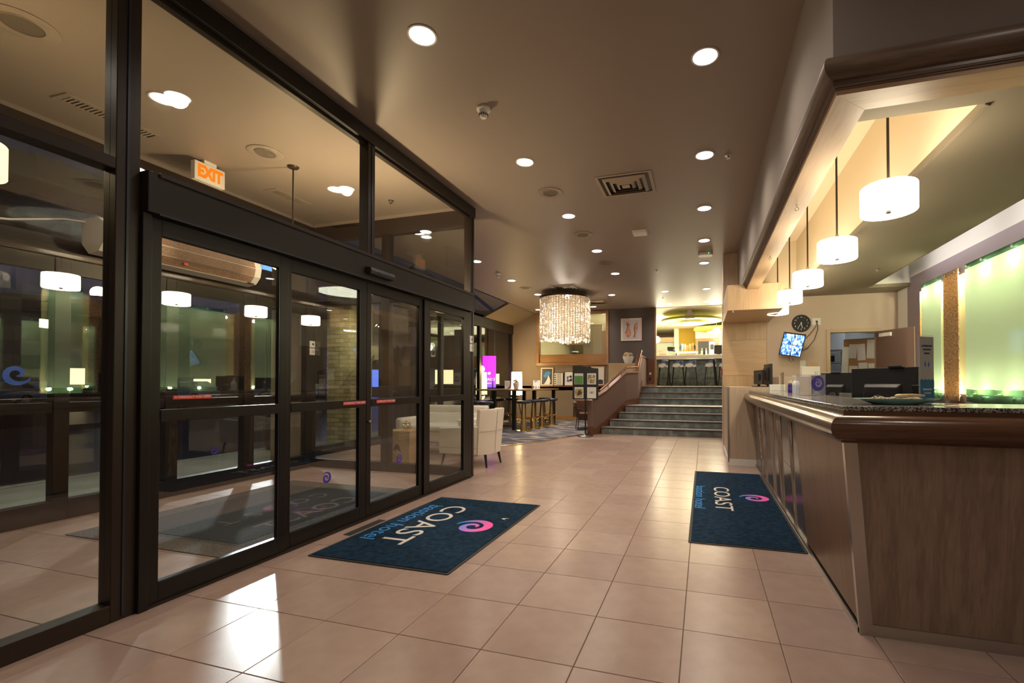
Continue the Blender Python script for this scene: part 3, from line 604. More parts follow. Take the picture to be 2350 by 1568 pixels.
B('work_surface', (1.12, 1.75, 3.06, YE, .72, .75), M['walnut_side'], dk)
# ================================================================ PENDANTS
def pendant(label, x, y, zc, ztop, shade, group, h=.17, r=.158):
    t = thing('pendant_lamp', label, 'pendant lamp', (x, y, zc), 0, group)
    s = MB(); s.lathe([(r - .004, -h / 2), (r, -h / 2 + .006), (r, h / 2 - .006), (r - .004, h / 2)], 40, cap=False)
    s.lathe([(.02, -h / 2 + .012), (r - .006, -h / 2 + .012), (r - .004, -h / 2)], 40, cap=False); s.lathe([(.02, h / 2 - .012), (r - .006, h / 2 - .012), (r - .004, h / 2)], 40, cap=False)
    s.build('glass_shade', shade, t, smooth=40)
    MB().lathe([(.0005, -h / 2 - .004), (.016, -h / 2 - .002), (.018, -h / 2 + .012), (.0005, -h / 2 + .014)], 16, cap=False).build('finial', M['bronze'], t, smooth=40)
    MB().cyl((0, 0, h / 2 - .02), (0, 0, ztop - zc), .0085, n=10).build('rod', M['bronze2'], t, smooth=40)
    MB().lathe([(.02, h / 2 - .012), (.022, h / 2 + .02), (.014, h / 2 + .04), (.010, h / 2 + .06)], 16).build('socket_cup', M['brass'], t, smooth=40)
    MB().lathe([(.011, ztop - zc - .022), (.05, ztop - zc - .016), (.062, ztop - zc)], 20).build('canopy', M['bronze2'], t, smooth=40)
    return t
names = ['nearest', 'second', 'third', 'fourth', 'farthest']
PY = (3.435, 4.63, 5.84, 6.99, 8.06)
for k, y in enumerate(PY):
    pendant(('%s white drum pendant lamp over the reception desk' % names[k]) if k else 'nearest and largest-looking white drum pendant over the reception desk', 1.155, y, 2.455, ZC, M['shade'], 'drum pendants over the desk')
pendant('bronze rod pendant hanging in the vestibule behind the door header', -4.367, 3.978, 2.62, ZC, M['yshade'], 'vestibule pendants', h=.2, r=.19)
pendant('amber drum pendant at the left edge inside the vestibule', -4.15, 1.535, 2.60, ZC, M['yshade'], 'vestibule pendants', h=.2, r=.17)
for x, y, z, p in ((-4.367, 3.978, 2.80, 6), (-4.15, 1.535, 2.80, 9), (-3.50, 4.15, 2.50, 66)): add_light('vestibule_lamp_bulb', 'POINT', (x, y, z), p, (1, .74, .44), shadow_soft_size=.08)
ul = thing('uplight', 'small bronze uplight fixed behind the door header in the vestibule', 'uplight', (-3.50, 4.15, 2.34)); MB().lathe([(.03, 0), (.075, .02), (.085, .11), (.08, .11), (.06, .03)], 20, cap=False).build('bowl', M['bronze2'], ul, smooth=40); B('arm', (0, .36, -.02, .02, -.01, .02), M['bronze2'], ul)
# ================================================================ GLASS PANELS ON THE DESK WALL
def standoff(mb, y, z, x=3.08): mb.lathe([(.013, -.052), (.013, 0), (.018, 0), (.018, .010), (.012, .014)], 12, T=Matrix.Translation((x, y, z)) @ Matrix.Rotation(-PI / 2, 4, 'Y'))
def wall_panel(name, label, y0, y1, z0, z1, kind, cat, spots):
    t = thing(name, label, cat, (3.08, (y0 + y1) / 2, z0)); h = z1 - z0; w = (y1 - y0) / 2
    if kind == 'glass':
        B('frosted_glass', (-.006, .006, -w, w, .155, h - .06), M['frost'], t)
        B('clear_band', (-.006, .006, -w, w, 0, .153), M['frostband'], t); B('clear_band', (-.006, .006, -w, w, h - .058, h), M['frostband'], t)
    else: B('resin_sheet', (-.006, .006, -w, w, 0, h), M['copper'], t, bevel=.002)
    for (dy, dz) in spots:
        mb = MB(); standoff(mb, 0, 0, 0); o = mb.build('standoff', M['steel'], t, smooth=40); o.location = (-.006, dy, dz)
z0, z1 = 1.035, 2.715; h = z1 - z0
wall_panel('backlit_glass', 'large frosted green glass panel at the right edge of the desk wall', 5.15, 6.765, z0, z1, 'glass', 'glass panel', [(dy, dz) for dz in (.06, h - .03) for dy in (.77, .45, -.1, -.75)])
wall_panel('backlit_resin', 'narrow copper coloured hammered panel between two green glass panels', 6.93, 7.30, z0, z1, 'res', 'panel', [(dy, dz) for dz in (.06, h - .04) for dy in (.12, -.12)])
wall_panel('backlit_glass', 'small frosted green glass panel next to the far wall', 7.37, 7.935, z0, z1, 'glass', 'glass panel', [(dy, dz) for dz in (.06, h - .04) for dy in (.2, -.2)])
wall_panel('backlit_resin', 'narrow copper panel out of frame, mirrored in the entrance glass', 4.68, 5.02, z0, z1, 'res', 'panel', [(.1, .06), (-.1, .06), (.1, h - .04), (-.1, h - .04)])
wall_panel('backlit_glass', 'green glass panel out of frame, mirrored in the entrance glass', 4.2, 4.6, z0, z1, 'glass', 'glass panel', [(.15, .06), (-.15, .06), (.15, h - .04), (-.15, h - .04)])
wall_panel('backlit_glass', 'green glass panel beside the camera, mirrored in the left pane', 1.9, 3.5, z0, z1, 'glass', 'glass panel', [(.7, .06), (-.7, .06), (.7, h - .04), (-.7, h - .04)])
mo = thing('veneer_mosaic', 'patchwork wall panel of brown and grey veneers, mirrored in the left pane', 'panel', (3.10, 3.85, 1.06))
mm = [mat('veneer_%d' % k, c, r=.5) for k, c in enumerate(((.10, .07, .05), (.25, .22, .19), (.16, .12, .09), (.36, .33, .29)))]
for i in range(3):
    for j in range(8): B('veneer', (0, .012, -.3 + i * .2, -.1 + i * .2, j * .2, .2 + j * .2), mm[(i * 3 + j * 5 + i * j) % 4], mo)
for y in (4.28, 4.52, 5.35, 5.85, 6.35, 7.45, 7.85, 6.83):
    for z, p in ((1.17, 5), (2.58, 6)):
        add_light('niche_spot', 'POINT', (3.185, y, z), p * (1.9 if z > 2 else 1.1), (1, .95, .62), shadow_soft_size=.03)
        MB().lathe([(.03, 0), (.03, .012), (.022, .016)], 14).build('puck_light', M['brass'], bpy.data.objects['trim_6'], loc=(3.20, y, 1.12 if z < 2 else 2.624))
for y in (3.4, 5.2, 7.0): add_light('cove_strip', 'AREA', (2.75, y, 2.98), 2.6, (1, .93, .86), rot=(0, -PI / 2 - .5, 0), shape='RECTANGLE', size=.1, size_y=1.6)
# ================================================================ THINGS ON AND BEHIND THE DESK
ZT = 1.150
pl = thing('platter', 'oval turquoise platter of wrapped sweets on the desk corner', 'platter', (.985, 2.86, ZT), .10)
q = MB(); n = 36
def ell(a, b, z): return [(a * math.cos(2 * PI * k / n), b * math.sin(2 * PI * k / n), z) for k in range(n + 1)]
rings = [ell(.10, .055, .0), ell(.12, .065, .004), ell(.155, .08, .016), ell(.205, .10, .030), ell(.207, .102, .0325), ell(.20, .097, .031), ell(.15, .075, .019), ell(.11, .06, .009), ell(.01, .005, .007)]
for a, b in zip(rings, rings[1:]): q.strip(a, b)
q.build('dish', mat('turquoise_glaze', (.32, .58, .56), r=.2), pl, smooth=60)
sw = MB()
for k in range(46):
    x, y = random.uniform(-.14, .12), random.uniform(-.06, .06)
    if (x / .15) ** 2 + (y / .07) ** 2 > 1: continue
    T = Matrix.Translation((x, y, .024 + random.uniform(0, .012))) @ Matrix.Rotation(random.uniform(0, 3), 4, 'Z') @ Matrix.Rotation(random.uniform(-.4, .4), 4, 'X')
    sw.lathe([(.001, -.013), (.007, -.010), (.008, 0), (.007, .010), (.001, .013)], 6, T=T @ Matrix.Rotation(PI / 2, 4, 'X')); sw.box(-.004, .004, -.022, .022, -.0008, .0008, 1 if k % 3 else 0, T=T)
tag(sw.build('wrapped_sweets', [mat('candy_cream', (.62, .50, .38), r=.5), mat('candy_brown', (.14, .08, .05), r=.5)], smooth=50), 'heap of small wrapped sweets on the turquoise platter', 'sweets', kind='stuff')
o = bpy.data.objects['wrapped_sweets']; o.location = (.985, 2.86, ZT); o.rotation_euler = (0, 0, .1)
sc = thing('scoop', 'wooden scoop lying on the sweets platter', 'scoop', (1.03, 2.83, ZT + .046), .3)
q = MB(); q.tube([(-.02, 0, 0), (.03, 0, .004), (.09, 0, .002)], [.012, .008, .005], 8); q.sphere((-.035, 0, 0), .024, sc=(1.3, 1, .5)); q.build('spoon', M['oakx'], sc, smooth=60)
lf = B('leaflet', (-.05, .05, -.035, .035, 0, .0015), M['paper']); lf.location = (1.19, 2.76, ZT); lf.rotation_euler = (0, 0, .5); tag(lf, 'white folded leaflet lying beside the acrylic sign holder', 'leaflet')
# acrylic sign holder
sg = thing('sign_holder', 'upright acrylic sign holder with a blue wave notice on the desk', 'sign', (1.155, 2.93, ZT), .62)
B('acrylic_back', (-.057, .057, 0, .004, 0, .375), M['acrylic'], sg); B('foot', (-.06, .06, -.09, .05, 0, .003), M['acrylic'], sg)
sh = B('notice', (-.054, .054, -.002, 0, .008, .365), mat('notice_grey', (.42, .40, .37), r=.5), sg)
wv = MB(); pts = [(-.054, .008), (.054, .008)] + [(.054 - .108 * k / 24, .128 + .008 * abs(math.sin(k * PI / 6))) for k in range(25)]
wv.prism(pts, -.0035, -.002, axis=1).build('wave_print', mat('notice_blue', (.025, .14, .27), r=.5), sh)
nv = mat('notice_navy', (.03, .06, .13), r=.5)
for k, s_ in enumerate(('A SOUVENIR FROM', 'YOUR TIME IN', 'NANAIMO')): text_mesh('lettering', s_, .0125, nv, sh, (0, -.003, .315 - .020 * k), (PI / 2, 0, 0), sx=.75)
for k, s_ in enumerate(('SEASHELLS FROM', 'THE OCEAN')): text_mesh('lettering', s_, .012, M['paper'], sh, (0, -.0045, .080 - .020 * k), (PI / 2, 0, 0), sx=.75)
for x in (-.014, .014): MB().prism([(x - .006, .215), (x, .20), (x + .006, .215), (x, .232)], -.003, -.002, axis=1).build('emblem', M['bluedecal'], sh)
# clear box with a purple disc, bottles
bxo = thing('acrylic_box', 'clear acrylic box with a purple wave disc on the desk', 'box', (.93, 4.62, ZT), .5)
q = MB(); w_ = .085; hh = .19
for bb in ((-w_, w_, -w_, -w_ + .004, 0, hh), (-w_, w_, w_ - .004, w_, 0, hh), (-w_, -w_ + .004, -w_, w_, 0, hh), (w_ - .004, w_, -w_, w_, 0, hh), (-w_, w_, -w_, w_, 0, .004)): q.box(*bb)
q.build('clear_walls', M['acrylic'], bxo)
MB().lathe([(.068, 0), (.068, .002)], 28, T=Matrix.Translation((0, -w_ - .003, .11)) @ Matrix.Rotation(PI / 2, 4, 'X')).build('purple_disc', mat('purple_print', (.055, .035, .26), r=.4), bxo)
o = swirl(.045, a0=2.2).build('wave_mark', mat('lilac_print', (.25, .22, .5), r=.4), bxo); o.location = (0, -w_ - .006, .11); o.rotation_euler = (PI / 2, 0, 0)
def bottle(label, x, y, z, body, bmat, h=.12, r=.03, pump=True):
    t = thing('pump_bottle', label, 'bottle', (x, y, z))
    MB().lathe([(r * .95, 0), (r, .006), (r, h * .72), (r * .8, h * .86), (r * .42, h * .92), (r * .42, h)], 18).build('body', body, t, smooth=50)
    if pump:
        q = MB(); q.cyl((0, 0, h), (0, 0, h + .03), .005); q.box(-.035, .010, -.008, .008, h + .03, h + .042); q.lathe([(r * .5, h - .006), (r * .5, h + .012)], 12); q.build('pump_head', M['plastic'], t)
    else: MB().lathe([(r * .6, h - .01), (r * .6, h + .025)], 14).build('cap', M['plastic'], t, smooth=40)
    if bmat: MB().lathe([(r + .0008, h * .2), (r + .0008, h * .62)], 18, cap=False).build('printed_label', bmat, t, smooth=50)
bottle('white pump bottle of hand gel with a blue band on the desk', .93, 5.30, ZT, M['plastic'], mat('gel_label', (.55, .62, .70), r=.4), h=.15, r=.036)
bottle('small dark purple bottle with a white cap beside the hand gel', .965, 5.85, ZT, mat('dark_purple', (.03, .02, .08), r=.3), M['purpdecal'], h=.12, r=.026, pump=False)
bottle('tall clear bottle of disinfectant behind the acrylic box', 1.06, 5.0, ZT, M['acrylic'], None, h=.20, r=.03, pump=False)
gs = B('counter_screen', (-.22, .22, -.003, .003, 0, .25), M['acrylic']); gs.location = (1.0, 6.65, ZT); gs.rotation_euler = (0, 0, 1.5); tag(gs, 'small upright clear screen standing at the far end of the counter', 'screen')
bk = B('card_box', (-.1, .1, -.05, .05, 0, .09), M['paper'], bevel=.003); bk.location = (1.0, 7.1, ZT); tag(bk, 'low white box behind the bottles at the far end of the counter', 'box')
# screens seen from behind
def monitor(label, xl, yl, xr, yr, zt, h=.36, tilt=.0, cat='monitor', group=None):
    w = math.hypot(xr - xl, yr - yl); t = thing('monitor', label, cat, ((xl + xr) / 2, (yl + yr) / 2, zt - h), math.atan2(yr - yl, xr - xl), group)
    T = Matrix.Translation((0, 0, h)) @ Matrix.Rotation(tilt, 4, 'X') @ Matrix.Translation((0, 0, -h))
    MB().box(-w / 2, w / 2, 0, .022, 0, h, T=T).build('casing', M['black'], t, bevel=.004)
    MB().box(-w / 2 + .01, w / 2 - .01, .0215, .0235, .012, h - .012, T=T).build('screen_glass', M['bluelea'], t)
    MB().hexa([(-w * .27, -.03, .06), (w * .27, -.03, .06), (w * .3, 0, .03), (-w * .3, 0, .03)], [(-w * .25, -.03, h * .58), (w * .25, -.03, h * .58), (w * .28, 0, h * .66), (-w * .28, 0, h * .66)]).build('rear_housing', M['black'], t, bevel=.006)
    MB().lathe([(.045, 0), (.045, .012)], 20, T=Matrix.Translation((0, -.045, h * .3)) @ Matrix.Rotation(PI / 2, 4, 'X')).build('pivot', M['steel'], t, smooth=40)
    q = MB(); q.box(-.03, .03, -.065, -.04, -.30, h * .32); q.box(-.11, .11, -.13, .07, -(zt - h - .75), -(zt - h - .75) + .014); q.box(-.025, .025, -.065, -.03, -(zt - h - .75), .0); q.build('stand', M['black'], t)
    return t
monitor('large black monitor seen from behind at the near end of the desk', 1.205, 4.43, 1.515, 3.98, 1.385, .37)
monitor('second black monitor seen from behind along the desk', 1.255, 5.72, 1.475, 5.42, 1.372, .36)
monitor('third black monitor partly hidden behind the second one', 1.285, 6.35, 1.42, 6.05, 1.355, .34)
for k, (px_, py_, zt) in enumerate(((1.42, 4.105, 1.395), (1.37, 5.57, 1.38))):
    wc = thing('webcam', 'small black webcam clipped on top of the ' + ('near' if k == 0 else 'second') + ' monitor', 'webcam', (px_, py_, zt - .012), -.95)
    MB().prism([(-.06, 0), (.06, 0), (.05, .016), (-.05, .016)], -.015, .012, axis=1).build('body', M['black'], wc, bevel=.003); B('clip', (-.02, .02, .012, .03, -.02, .004), M['black'], wc)
pt = thing('card_terminal', 'black card terminal with stitched leather side beside the near monitor', 'terminal', (1.50, 3.86, .75), -.9)
MB().prism([(-.10, .0), (.09, .0), (.02, .50), (-.05, .50)], -.05, .05, axis=1).build('leather_side', M['blackmetal'], pt, bevel=.006)
for s_ in (-.055, .045):
    q = MB()
    for k in range(22): q.box(-.085 + .002 * k + (.05 if s_ > 0 else 0) * 0, -.081 + .002 * k, s_, s_ + .006, .03 + .02 * k, .04 + .02 * k)
    q.build('stitching', M['steel'], pt)
fo = thing('file_stack', 'upright grey and blue folders standing between the monitors', 'folders', (1.29, 4.72, .75), -.9)
for k in range(5): MB().box(-.12, .12, -.05 + .02 * k, -.035 + .02 * k, 0, .42, T=Matrix.Rotation(-.10, 4, 'X')).build('folder', (M['steel'], mat('folder_blue', (.10, .16, .30), r=.5), M['plastic'], M['black'], M['oakz'])[k], fo)
rt = thing('receipt_printer', 'small black receipt printer behind the near platter', 'printer', (1.285, 3.62, .75), -.5)
MB().prism([(-.07, 0), (.09, 0), (.09, .33), (-.03, .36), (-.07, .30)], -.075, .075, axis=1).build('case', M['black'], rt, bevel=.008); B('paper_slot', (-.03, .05, -.06, .06, .352, .356), M['steel'], rt)
# flat screens edge-on on the wing shelf
for k, (x, y, z1_, d_) in enumerate(((.83, 7.75, 1.46, .03), (.95, 7.62, 1.55, .035))):
    t = thing('monitor', ('shorter' if k == 0 else 'taller') + ' black screen seen edge-on on the wing wall shelf', 'monitor', (x, y, 1.20), .18 - .1 * k)
    MB().box(-d_ / 2, d_ / 2, -.22, .22, .04, z1_ - 1.2).build('casing', M['black'], t, bevel=.004); MB().box(-d_ * 1.4, -d_ / 2, -.12, .12, .10, z1_ - 1.26).build('rear_housing', M['black'], t, bevel=.004)
    MB().box(-.08, .08, -.1, .1, 0, .012).box(-.015, .015, -.03, .03, 0, .08).build('stand', M['black'], t)
q = MB(); q.tube([(.97, 7.6, 1.28), (1.0, 7.55, 1.24), (1.05, 7.52, 1.215), (1.09, 7.5, 1.205)], .004, 6); q.tube([(.9, 7.7, 1.25), (.96, 7.6, 1.215), (1.04, 7.55, 1.205)], .004, 6); tag(q.build('cable', M['bluelea']), 'loose cables hanging behind the screens on the wing shelf', 'cable')
# back counter clutter near the thermostat
pb = thing('payment_pad', 'black tilted payment pad behind the counter', 'terminal', (1.52, 7.0, 1.10), -.6); MB().prism([(-.07, 0), (.07, 0), (.05, .18), (.02, .18)], -.09, .09, axis=1).build('pad', M['black'], pb, bevel=.005); MB().box(-.04, .04, -.05, .05, -.35, .0).build('post', M['black'], pb)
cb = B('card_box', (-.13, .13, -.08, .08, 0, .16), M['plastic'], bevel=.004); cb.location = (1.62, 8.1, 1.36); tag(cb, 'pale box on the shelf under the wall switch', 'box')
sf = thing('low_shelf_unit', 'narrow shelf unit under the wall clock behind the desk', 'shelf', (1.55, 8.75, 0)); B('carcase', (-.40, .36, -.8, .23, 0, 1.36), M['deskwall'], sf, bevel=.003)
nb = B('note_card', (-.06, .06, -.003, 0, -.09, .09), M['oakx']); nb.location = (1.87, 8.995, 1.53); tag(nb, 'small tan card pinned beside the light switch', 'card')
# ---------------------------------------------------------------- far wall fittings
ck = thing('wall_clock', 'round black wall clock with white numerals on the beige wall', 'clock', (1.666, 8.985, 2.322))
R_ = .152
MB().lathe([(R_, -.012), (R_, .012), (R_ - .006, .02), (R_ - .014, .02), (R_ - .016, .012)], 48, cap=False, T=Matrix.Rotation(PI / 2, 4, 'X')).build('rim', M['black'], ck, smooth=40)
MB().lathe([(R_ - .010, -.012), (R_ - .010, .006)], 48, T=Matrix.Rotation(PI / 2, 4, 'X')).build('dial', mat('clock_face', (.022, .022, .024), r=.25), ck)
for k in range(1, 13):
    a = PI / 2 - k * PI / 6; text_mesh('numeral', str(k), .040, M['paper'], ck, (.108 * math.cos(a), -.0075, .108 * math.sin(a)), (PI / 2, 0, 0))
def hand(name, ang, ln, w):
    T = Matrix.Rotation(-ang, 4, 'Y'); MB().box(-w, w, -.011, -.009, -.02, ln, T=T).build(name, M['paper'], ck)
hand('minute_hand', 2 * PI * 24.5 / 60, .105, .0035); hand('hour_hand', 2 * PI * (6.41 / 12), .088, .005)
MB().lathe([(.008, 0), (.008, .013)], 12, T=Matrix.Rotation(PI / 2, 4, 'X')).build('hub', M['paper'], ck)
so = thing('power_outlet', 'double white wall outlet right of the clock with a plug in it', 'outlet', (1.913, 8.998, 2.347)); B('plate', (-.068, .068, -.008, 0, -.062, .062), M['plastic'], so, bevel=.002); MB().lathe([(.016, 0), (.012, .03)], 12, T=Matrix.Translation((0, -.006, 0)) @ Matrix.Rotation(PI / 2, 4, 'X')).build('plug', M['black'], so)
q = MB(); q.tube([(1.915, 8.97, 2.345), (1.90, 8.975, 2.26), (1.80, 8.98, 2.12), (1.70, 8.985, 2.02), (1.66, 8.99, 1.98)], .005, 6); q.tube([(1.918, 8.965, 2.345), (1.925, 8.97, 2.2), (1.87, 8.975, 2.02), (1.76, 8.98, 1.87), (1.64, 8.985, 1.82), (1.6, 8.99, 1.84)], .006, 6)
tag(q.build('loose_wires', M['black'], smooth=60), 'two black cords looping from the outlet down to the wall screen', 'cord')
tv = thing('wall_monitor', 'tilted wall screen showing four camera pictures below the clock', 'monitor', (1.475, 8.72, 1.92))
Rt = Matrix.Rotation(.17, 4, 'Y') @ Matrix.Rotation(.42, 4, 'X')
MB().box(-.175, .175, 0, .03, -.21, .21, T=Rt).build('casing', M['black'], tv, bevel=.004)
def screen_mat(name, sc_, stops, e):
    m_, t_, p_ = nodes(name); tc = N(t_, 'ShaderNodeTexCoord'); mp_ = N(t_, 'ShaderNodeMapping'); mp_.inputs['Scale'].default_value = sc_; no = N(t_, 'ShaderNodeTexNoise'); no.inputs['Scale'].default_value = 1; no.inputs['Detail'].default_value = 3
    L(t_, tc.outputs['Object'], mp_.inputs[0]); L(t_, mp_.outputs[0], no.inputs['Vector']); cr = N(t_, 'ShaderNodeValToRGB'); el = cr.color_ramp.elements
    while len(el) < len(stops): el.new(.5)
    for k, (pp, c_) in enumerate(stops): el[k].position = pp; el[k].color = (*c_, 1)
    L(t_, no.outputs[0], cr.inputs[0]); L(t_, cr.outputs[0], p_.inputs['Emission Color']); p_.inputs['Emission Strength'].default_value = e; p_.inputs['Base Color'].default_value = (.01, .01, .01, 1); p_.inputs['Roughness'].default_value = .2
    return m_
stp = ((.35, (.01, .03, .14)), (.47, (.05, .22, .75)), (.56, (.45, .70, 1)), (.68, (.9, .95, 1)))
for k, (x, z) in enumerate(((-.083, .098), (.083, .098), (-.083, -.098), (.083, -.098))):
    MB().box(x - .079, x + .079, -.002, 0, z - .094, z + .094, T=Rt).build('camera_picture', screen_mat('camera_view_%d' % k, (24 + 5 * k, 24, 9 + 3 * k), stp, 1.0), tv)
MB().cyl((0, .02, 0), (.02, .27, -.03), .02).build('wall_arm', M['black'], tv); MB().tube([(-.05, .02, -.2), (-.04, .05, -.27), (.0, .06, -.29), (.03, .06, -.26), (.0, .05, -.22)], .004, 6).build('loose_lead', M['black'], tv)
ls = thing('light_switch', 'white double light switch on the beige wall below the screen', 'switch', (1.69, 8.998, 1.60)); B('plate', (-.045, .045, -.007, 0, -.06, .06), M['plastic'], ls, bevel=.002)
for x in (-.02, .02): B('rocker', (x - .012, x + .012, -.011, -.007, -.025, .025), M['paper'], ls)
# office door frame, open leaf, room behind
dr = sroot('door_5', 'beige steel door frame with its leaf standing open into the desk area')
fm = mat('door_frame_beige', (.46, .34, .22), r=.5)
for bb in ((2.065, 2.125, 8.97, 9.12, 0, 2.20), (2.835, 2.895, 8.97, 9.12, 0, 2.20), (2.125, 2.835, 8.97, 9.12, 2.14, 2.20)): B('frame', bb, fm, dr, bevel=.002)
hx, hy, an = 2.84, 8.955, -1.12
T = Matrix.Translation((hx, hy, 0)) @ Matrix.Rotation(an, 4, 'Z')
MB().box(0, .72, -.044, 0, .01, 2.135, T=T).build('door_leaf', mat('door_plum', (.15, .09, .075), r=.4), dr, bevel=.002)
MB().box(.72, .724, -.046, .002, .01, 2.137, T=T).build('edge_strip', fm, dr)
q = MB(); q.box(.10, .32, -.085, -.044, 2.03, 2.09, T=T); q.build('door_closer', M['plastic'], dr, bevel=.004)
MB().tube([tuple(T @ Vector((.2, -.07, 2.095))), (2.72, 8.86, 2.10), (2.50, 8.96, 2.135)], .008, 6).build('closer_arm', M['steel'], dr)
ofm = mat('office_wall', (.20, .19, .17), r=.8)
q = MB()
for bb in ((1.2, 4.2, 11.4, 11.5, 0, 2.7), (4.1, 4.2, 9.12, 11.4, 0, 2.7), (1.2, 1.3, 9.12, 11.4, 0, 2.7)): q.box(*bb)
struct(q.build('wall_back.021', ofm), 'dim walls of the back office'); struct(B('ceiling.007', (1.2, 4.2, 9.12, 11.5, 2.7, 2.75), ofm)); struct(B('floor.002', (1.2, 4.2, 9.0, 11.5, -.02, 0), M['rug']))
add_light('office_tube', 'AREA', (3.2, 10.6, 2.65), 6, (.8, .9, 1), shape='RECTANGLE', size=.3, size_y=1)
bd = thing('notice_board', 'cork notice board with pinned sheets seen through the office door', 'notice board', (2.72, 9.55, 1.62), -.5)
B('cork', (-.24, .26, 0, .015, -.42, .45), mat('cork', (.38, .22, .10), r=.9), bd)
for k, (x, z, w_, h_) in enumerate(((-.22, .02, .11, .56), (-.10, .22, .12, .26), (.05, .20, .13, .30), (.18, .26, .12, .34), (-.08, -.22, .14, .34), (.07, -.2, .14, .42), (.2, -.16, .1, .3))):
    T2 = Matrix.Rotation(random.uniform(-.06, .06), 4, 'Y'); MB().box(x - w_ / 2, x + w_ / 2, -.006 - .002 * k, -.005 - .002 * k, z - h_ / 2, z + h_ / 2, T=T2).build('pinned_sheet', M['paper'], bd)
su = thing('office_shelf', 'white shelving unit in the dim back office', 'shelf', (2.45, 10.6, 0))
for z in (.9, 1.28, 1.66): B('shelf_board', (-.28, .32, -.18, .2, z, z + .022), M['plastic'], su)
for x in (-.28, .30): B('upright', (x, x + .02, -.18, .2, 0, 1.92), M['plastic'], su)
for k, (x, z, w_, h_, nm, c_, lb) in enumerate(((-.05, 1.682, .3, .13, 'printer', 'black', 'black printer on the top office shelf'), (-.02, 1.812, .26, .07, 'printer', 'plastic', 'white printer stacked on the black printer'), (-.2, 1.682, .1, .2, 'carton', 'paper', 'white carton beside the printer on the office shelf'), (.02, 1.302, .34, .14, 'bag', 'black', 'black bag slumped on the middle office shelf'), (.0, .922, .4, .2, 'storage_bin', 'steel', 'grey bin on the lower office shelf'))):
    o = B(nm, (-w_ / 2, w_ / 2, -.15, .12, 0, h_), M[c_], bevel=.03 if nm == 'bag' else .006); o.location = (2.45 + x, 10.6, z); tag(o, lb, {'storage_bin': 'bin'}.get(nm, nm))
cf = B('office_cabinet', (-.35, .35, -.25, .25, 0, .55), M['plastic'], bevel=.004); cf.location = (2.45, 10.95, 1.95); tag(cf, 'pale cabinet above the office shelves', 'cabinet')
lg = thing('wave_plaque', 'dark square plaque with a spiral on the white end wall', 'plaque', (3.145, 8.70, 1.79)); B('plate', (-.012, 0, -.17, .2, -.165, .15), M['black'], lg); o = swirl(.09, a0=.6).build('spiral', mat('plaque_grey', (.16, .14, .13), r=.5), lg); o.location = (-.014, -.06, 0); o.rotation_euler = (PI / 2, 0, -PI / 2)
bs = thing('brochure_tray', 'tilted green booklet on a stand below the spiral plaque', 'booklet', (2.96, 8.33, 1.22)); MB().box(-.12, .12, -.09, .09, .25, .27, T=Matrix.Rotation(.35, 4, 'X')).build('booklet', mat('booklet_green', (.12, .22, .19), r=.4), bs); B('stand', (-.05, .05, -.10, -.04, 0, .24), M['steel'], bs)
for k, c_ in enumerate(('red', 'bluelea', 'plastic')): o = MB().lathe([(.03, 0), (.03, .12)], 12).build('pen_cup', M[c_], smooth=40); o.location = (2.72 + .08 * k, 8.16, 1.22); tag(o, ('red', 'dark blue', 'white')[k] + ' cup below the green booklet', 'cup')
sb_ = B('side_cabinet', (-.25, .25, -.2, .2, 0, 1.22), M['walnut_side'], bevel=.004); sb_.location = (2.875, 8.24, 0); tag(sb_, 'walnut side cabinet against the desk wall', 'cabinet')
# ================================================================ STAIRS
st = thing('staircase', 'wide green slate stairs up to the bar with dark nosings', 'stairs')
YR = [11.08, 11.40, 11.72, 12.04, 12.95, 13.26, 13.57]; XL = [-2.42, -2.27, -2.10, -1.975, -1.745, -1.735, -1.725]; RH = .165; XR = 1.09
for k in range(7):
    z0, z1 = k * RH, (k + 1) * RH; yn = YR[k + 1] if k < 6 else 14.77
    B('tread', (XL[k], XR, YR[k] + .005, yn + .02, z1 - .035, z1 - .001), M['treadstone'], st); B('nosing', (XL[k], XR, YR[k] - .018, YR[k] + .03, z1 - .026, z1), M['nosing'], st, bevel=.004)
    x = XL[k]; q = 0
    while x < XR - .01:
        w_ = min(.306, XR - x) if q or k % 2 else .18; w_ = min(w_, XR - x)
        B('riser_tile', (x + .001, x + w_ - .001, YR[k], YR[k] + .014 + .002 * ((q * 7 + k) % 3), z0 + .001, z1 - .026), M['slate'][(q * 3 + k * 5 + q * k) % 4], st); x += w_; q += 1
B('stair_core', (-2.0, XR, 12.1, 14.8, 0, 4 * RH - .04), M['grout'], st)
# half wall beside the stairs
hw = sroot('wall_left.001', 'purple brown half wall rising beside the stairs')
PTS = [(-2.60, 10.78, .80), (-2.36, 11.35, 1.02), (-1.985, 12.24, 1.50), (-1.76, 12.90, 1.53), (-1.745, 13.55, 2.03), (-1.745, 14.79, 2.03)]
BOT = [.0, .0, .0, 0, 0, 0]
vio = mat('plum_brown_wallcover', (.15, .09, .075), r=.7)
def seg(p, q, off0, off1, za0, za1, zb0, zb1):
    d = Vector((q[0] - p[0], q[1] - p[1], 0)).normalized(); n_ = Vector((d.y, -d.x, 0))   # to the right of travel
    P = Vector((p[0], p[1], 0)); Q = Vector((q[0], q[1], 0))
    lo = [P + n_ * off0, Q + n_ * off0, Q + n_ * off1, P + n_ * off1]
    return MB().hexa([(v.x, v.y, z) for v, z in zip(lo, (za0, zb0, zb0, za0))], [(v.x, v.y, z) for v, z in zip(lo, (za1, zb1, zb1, za1))])
for p, q in zip(PTS, PTS[1:]):
    seg(p, q, -.12, 0, 0, p[2], 0, q[2]).build('cladding', vio, hw)
    seg(p, q, -.14, .02, p[2], p[2] + .045, q[2], q[2] + .045).build('cap', M['mahog'], hw, bevel=.008)
SB = [.10, .33, .80, .84, 1.33, 1.33]
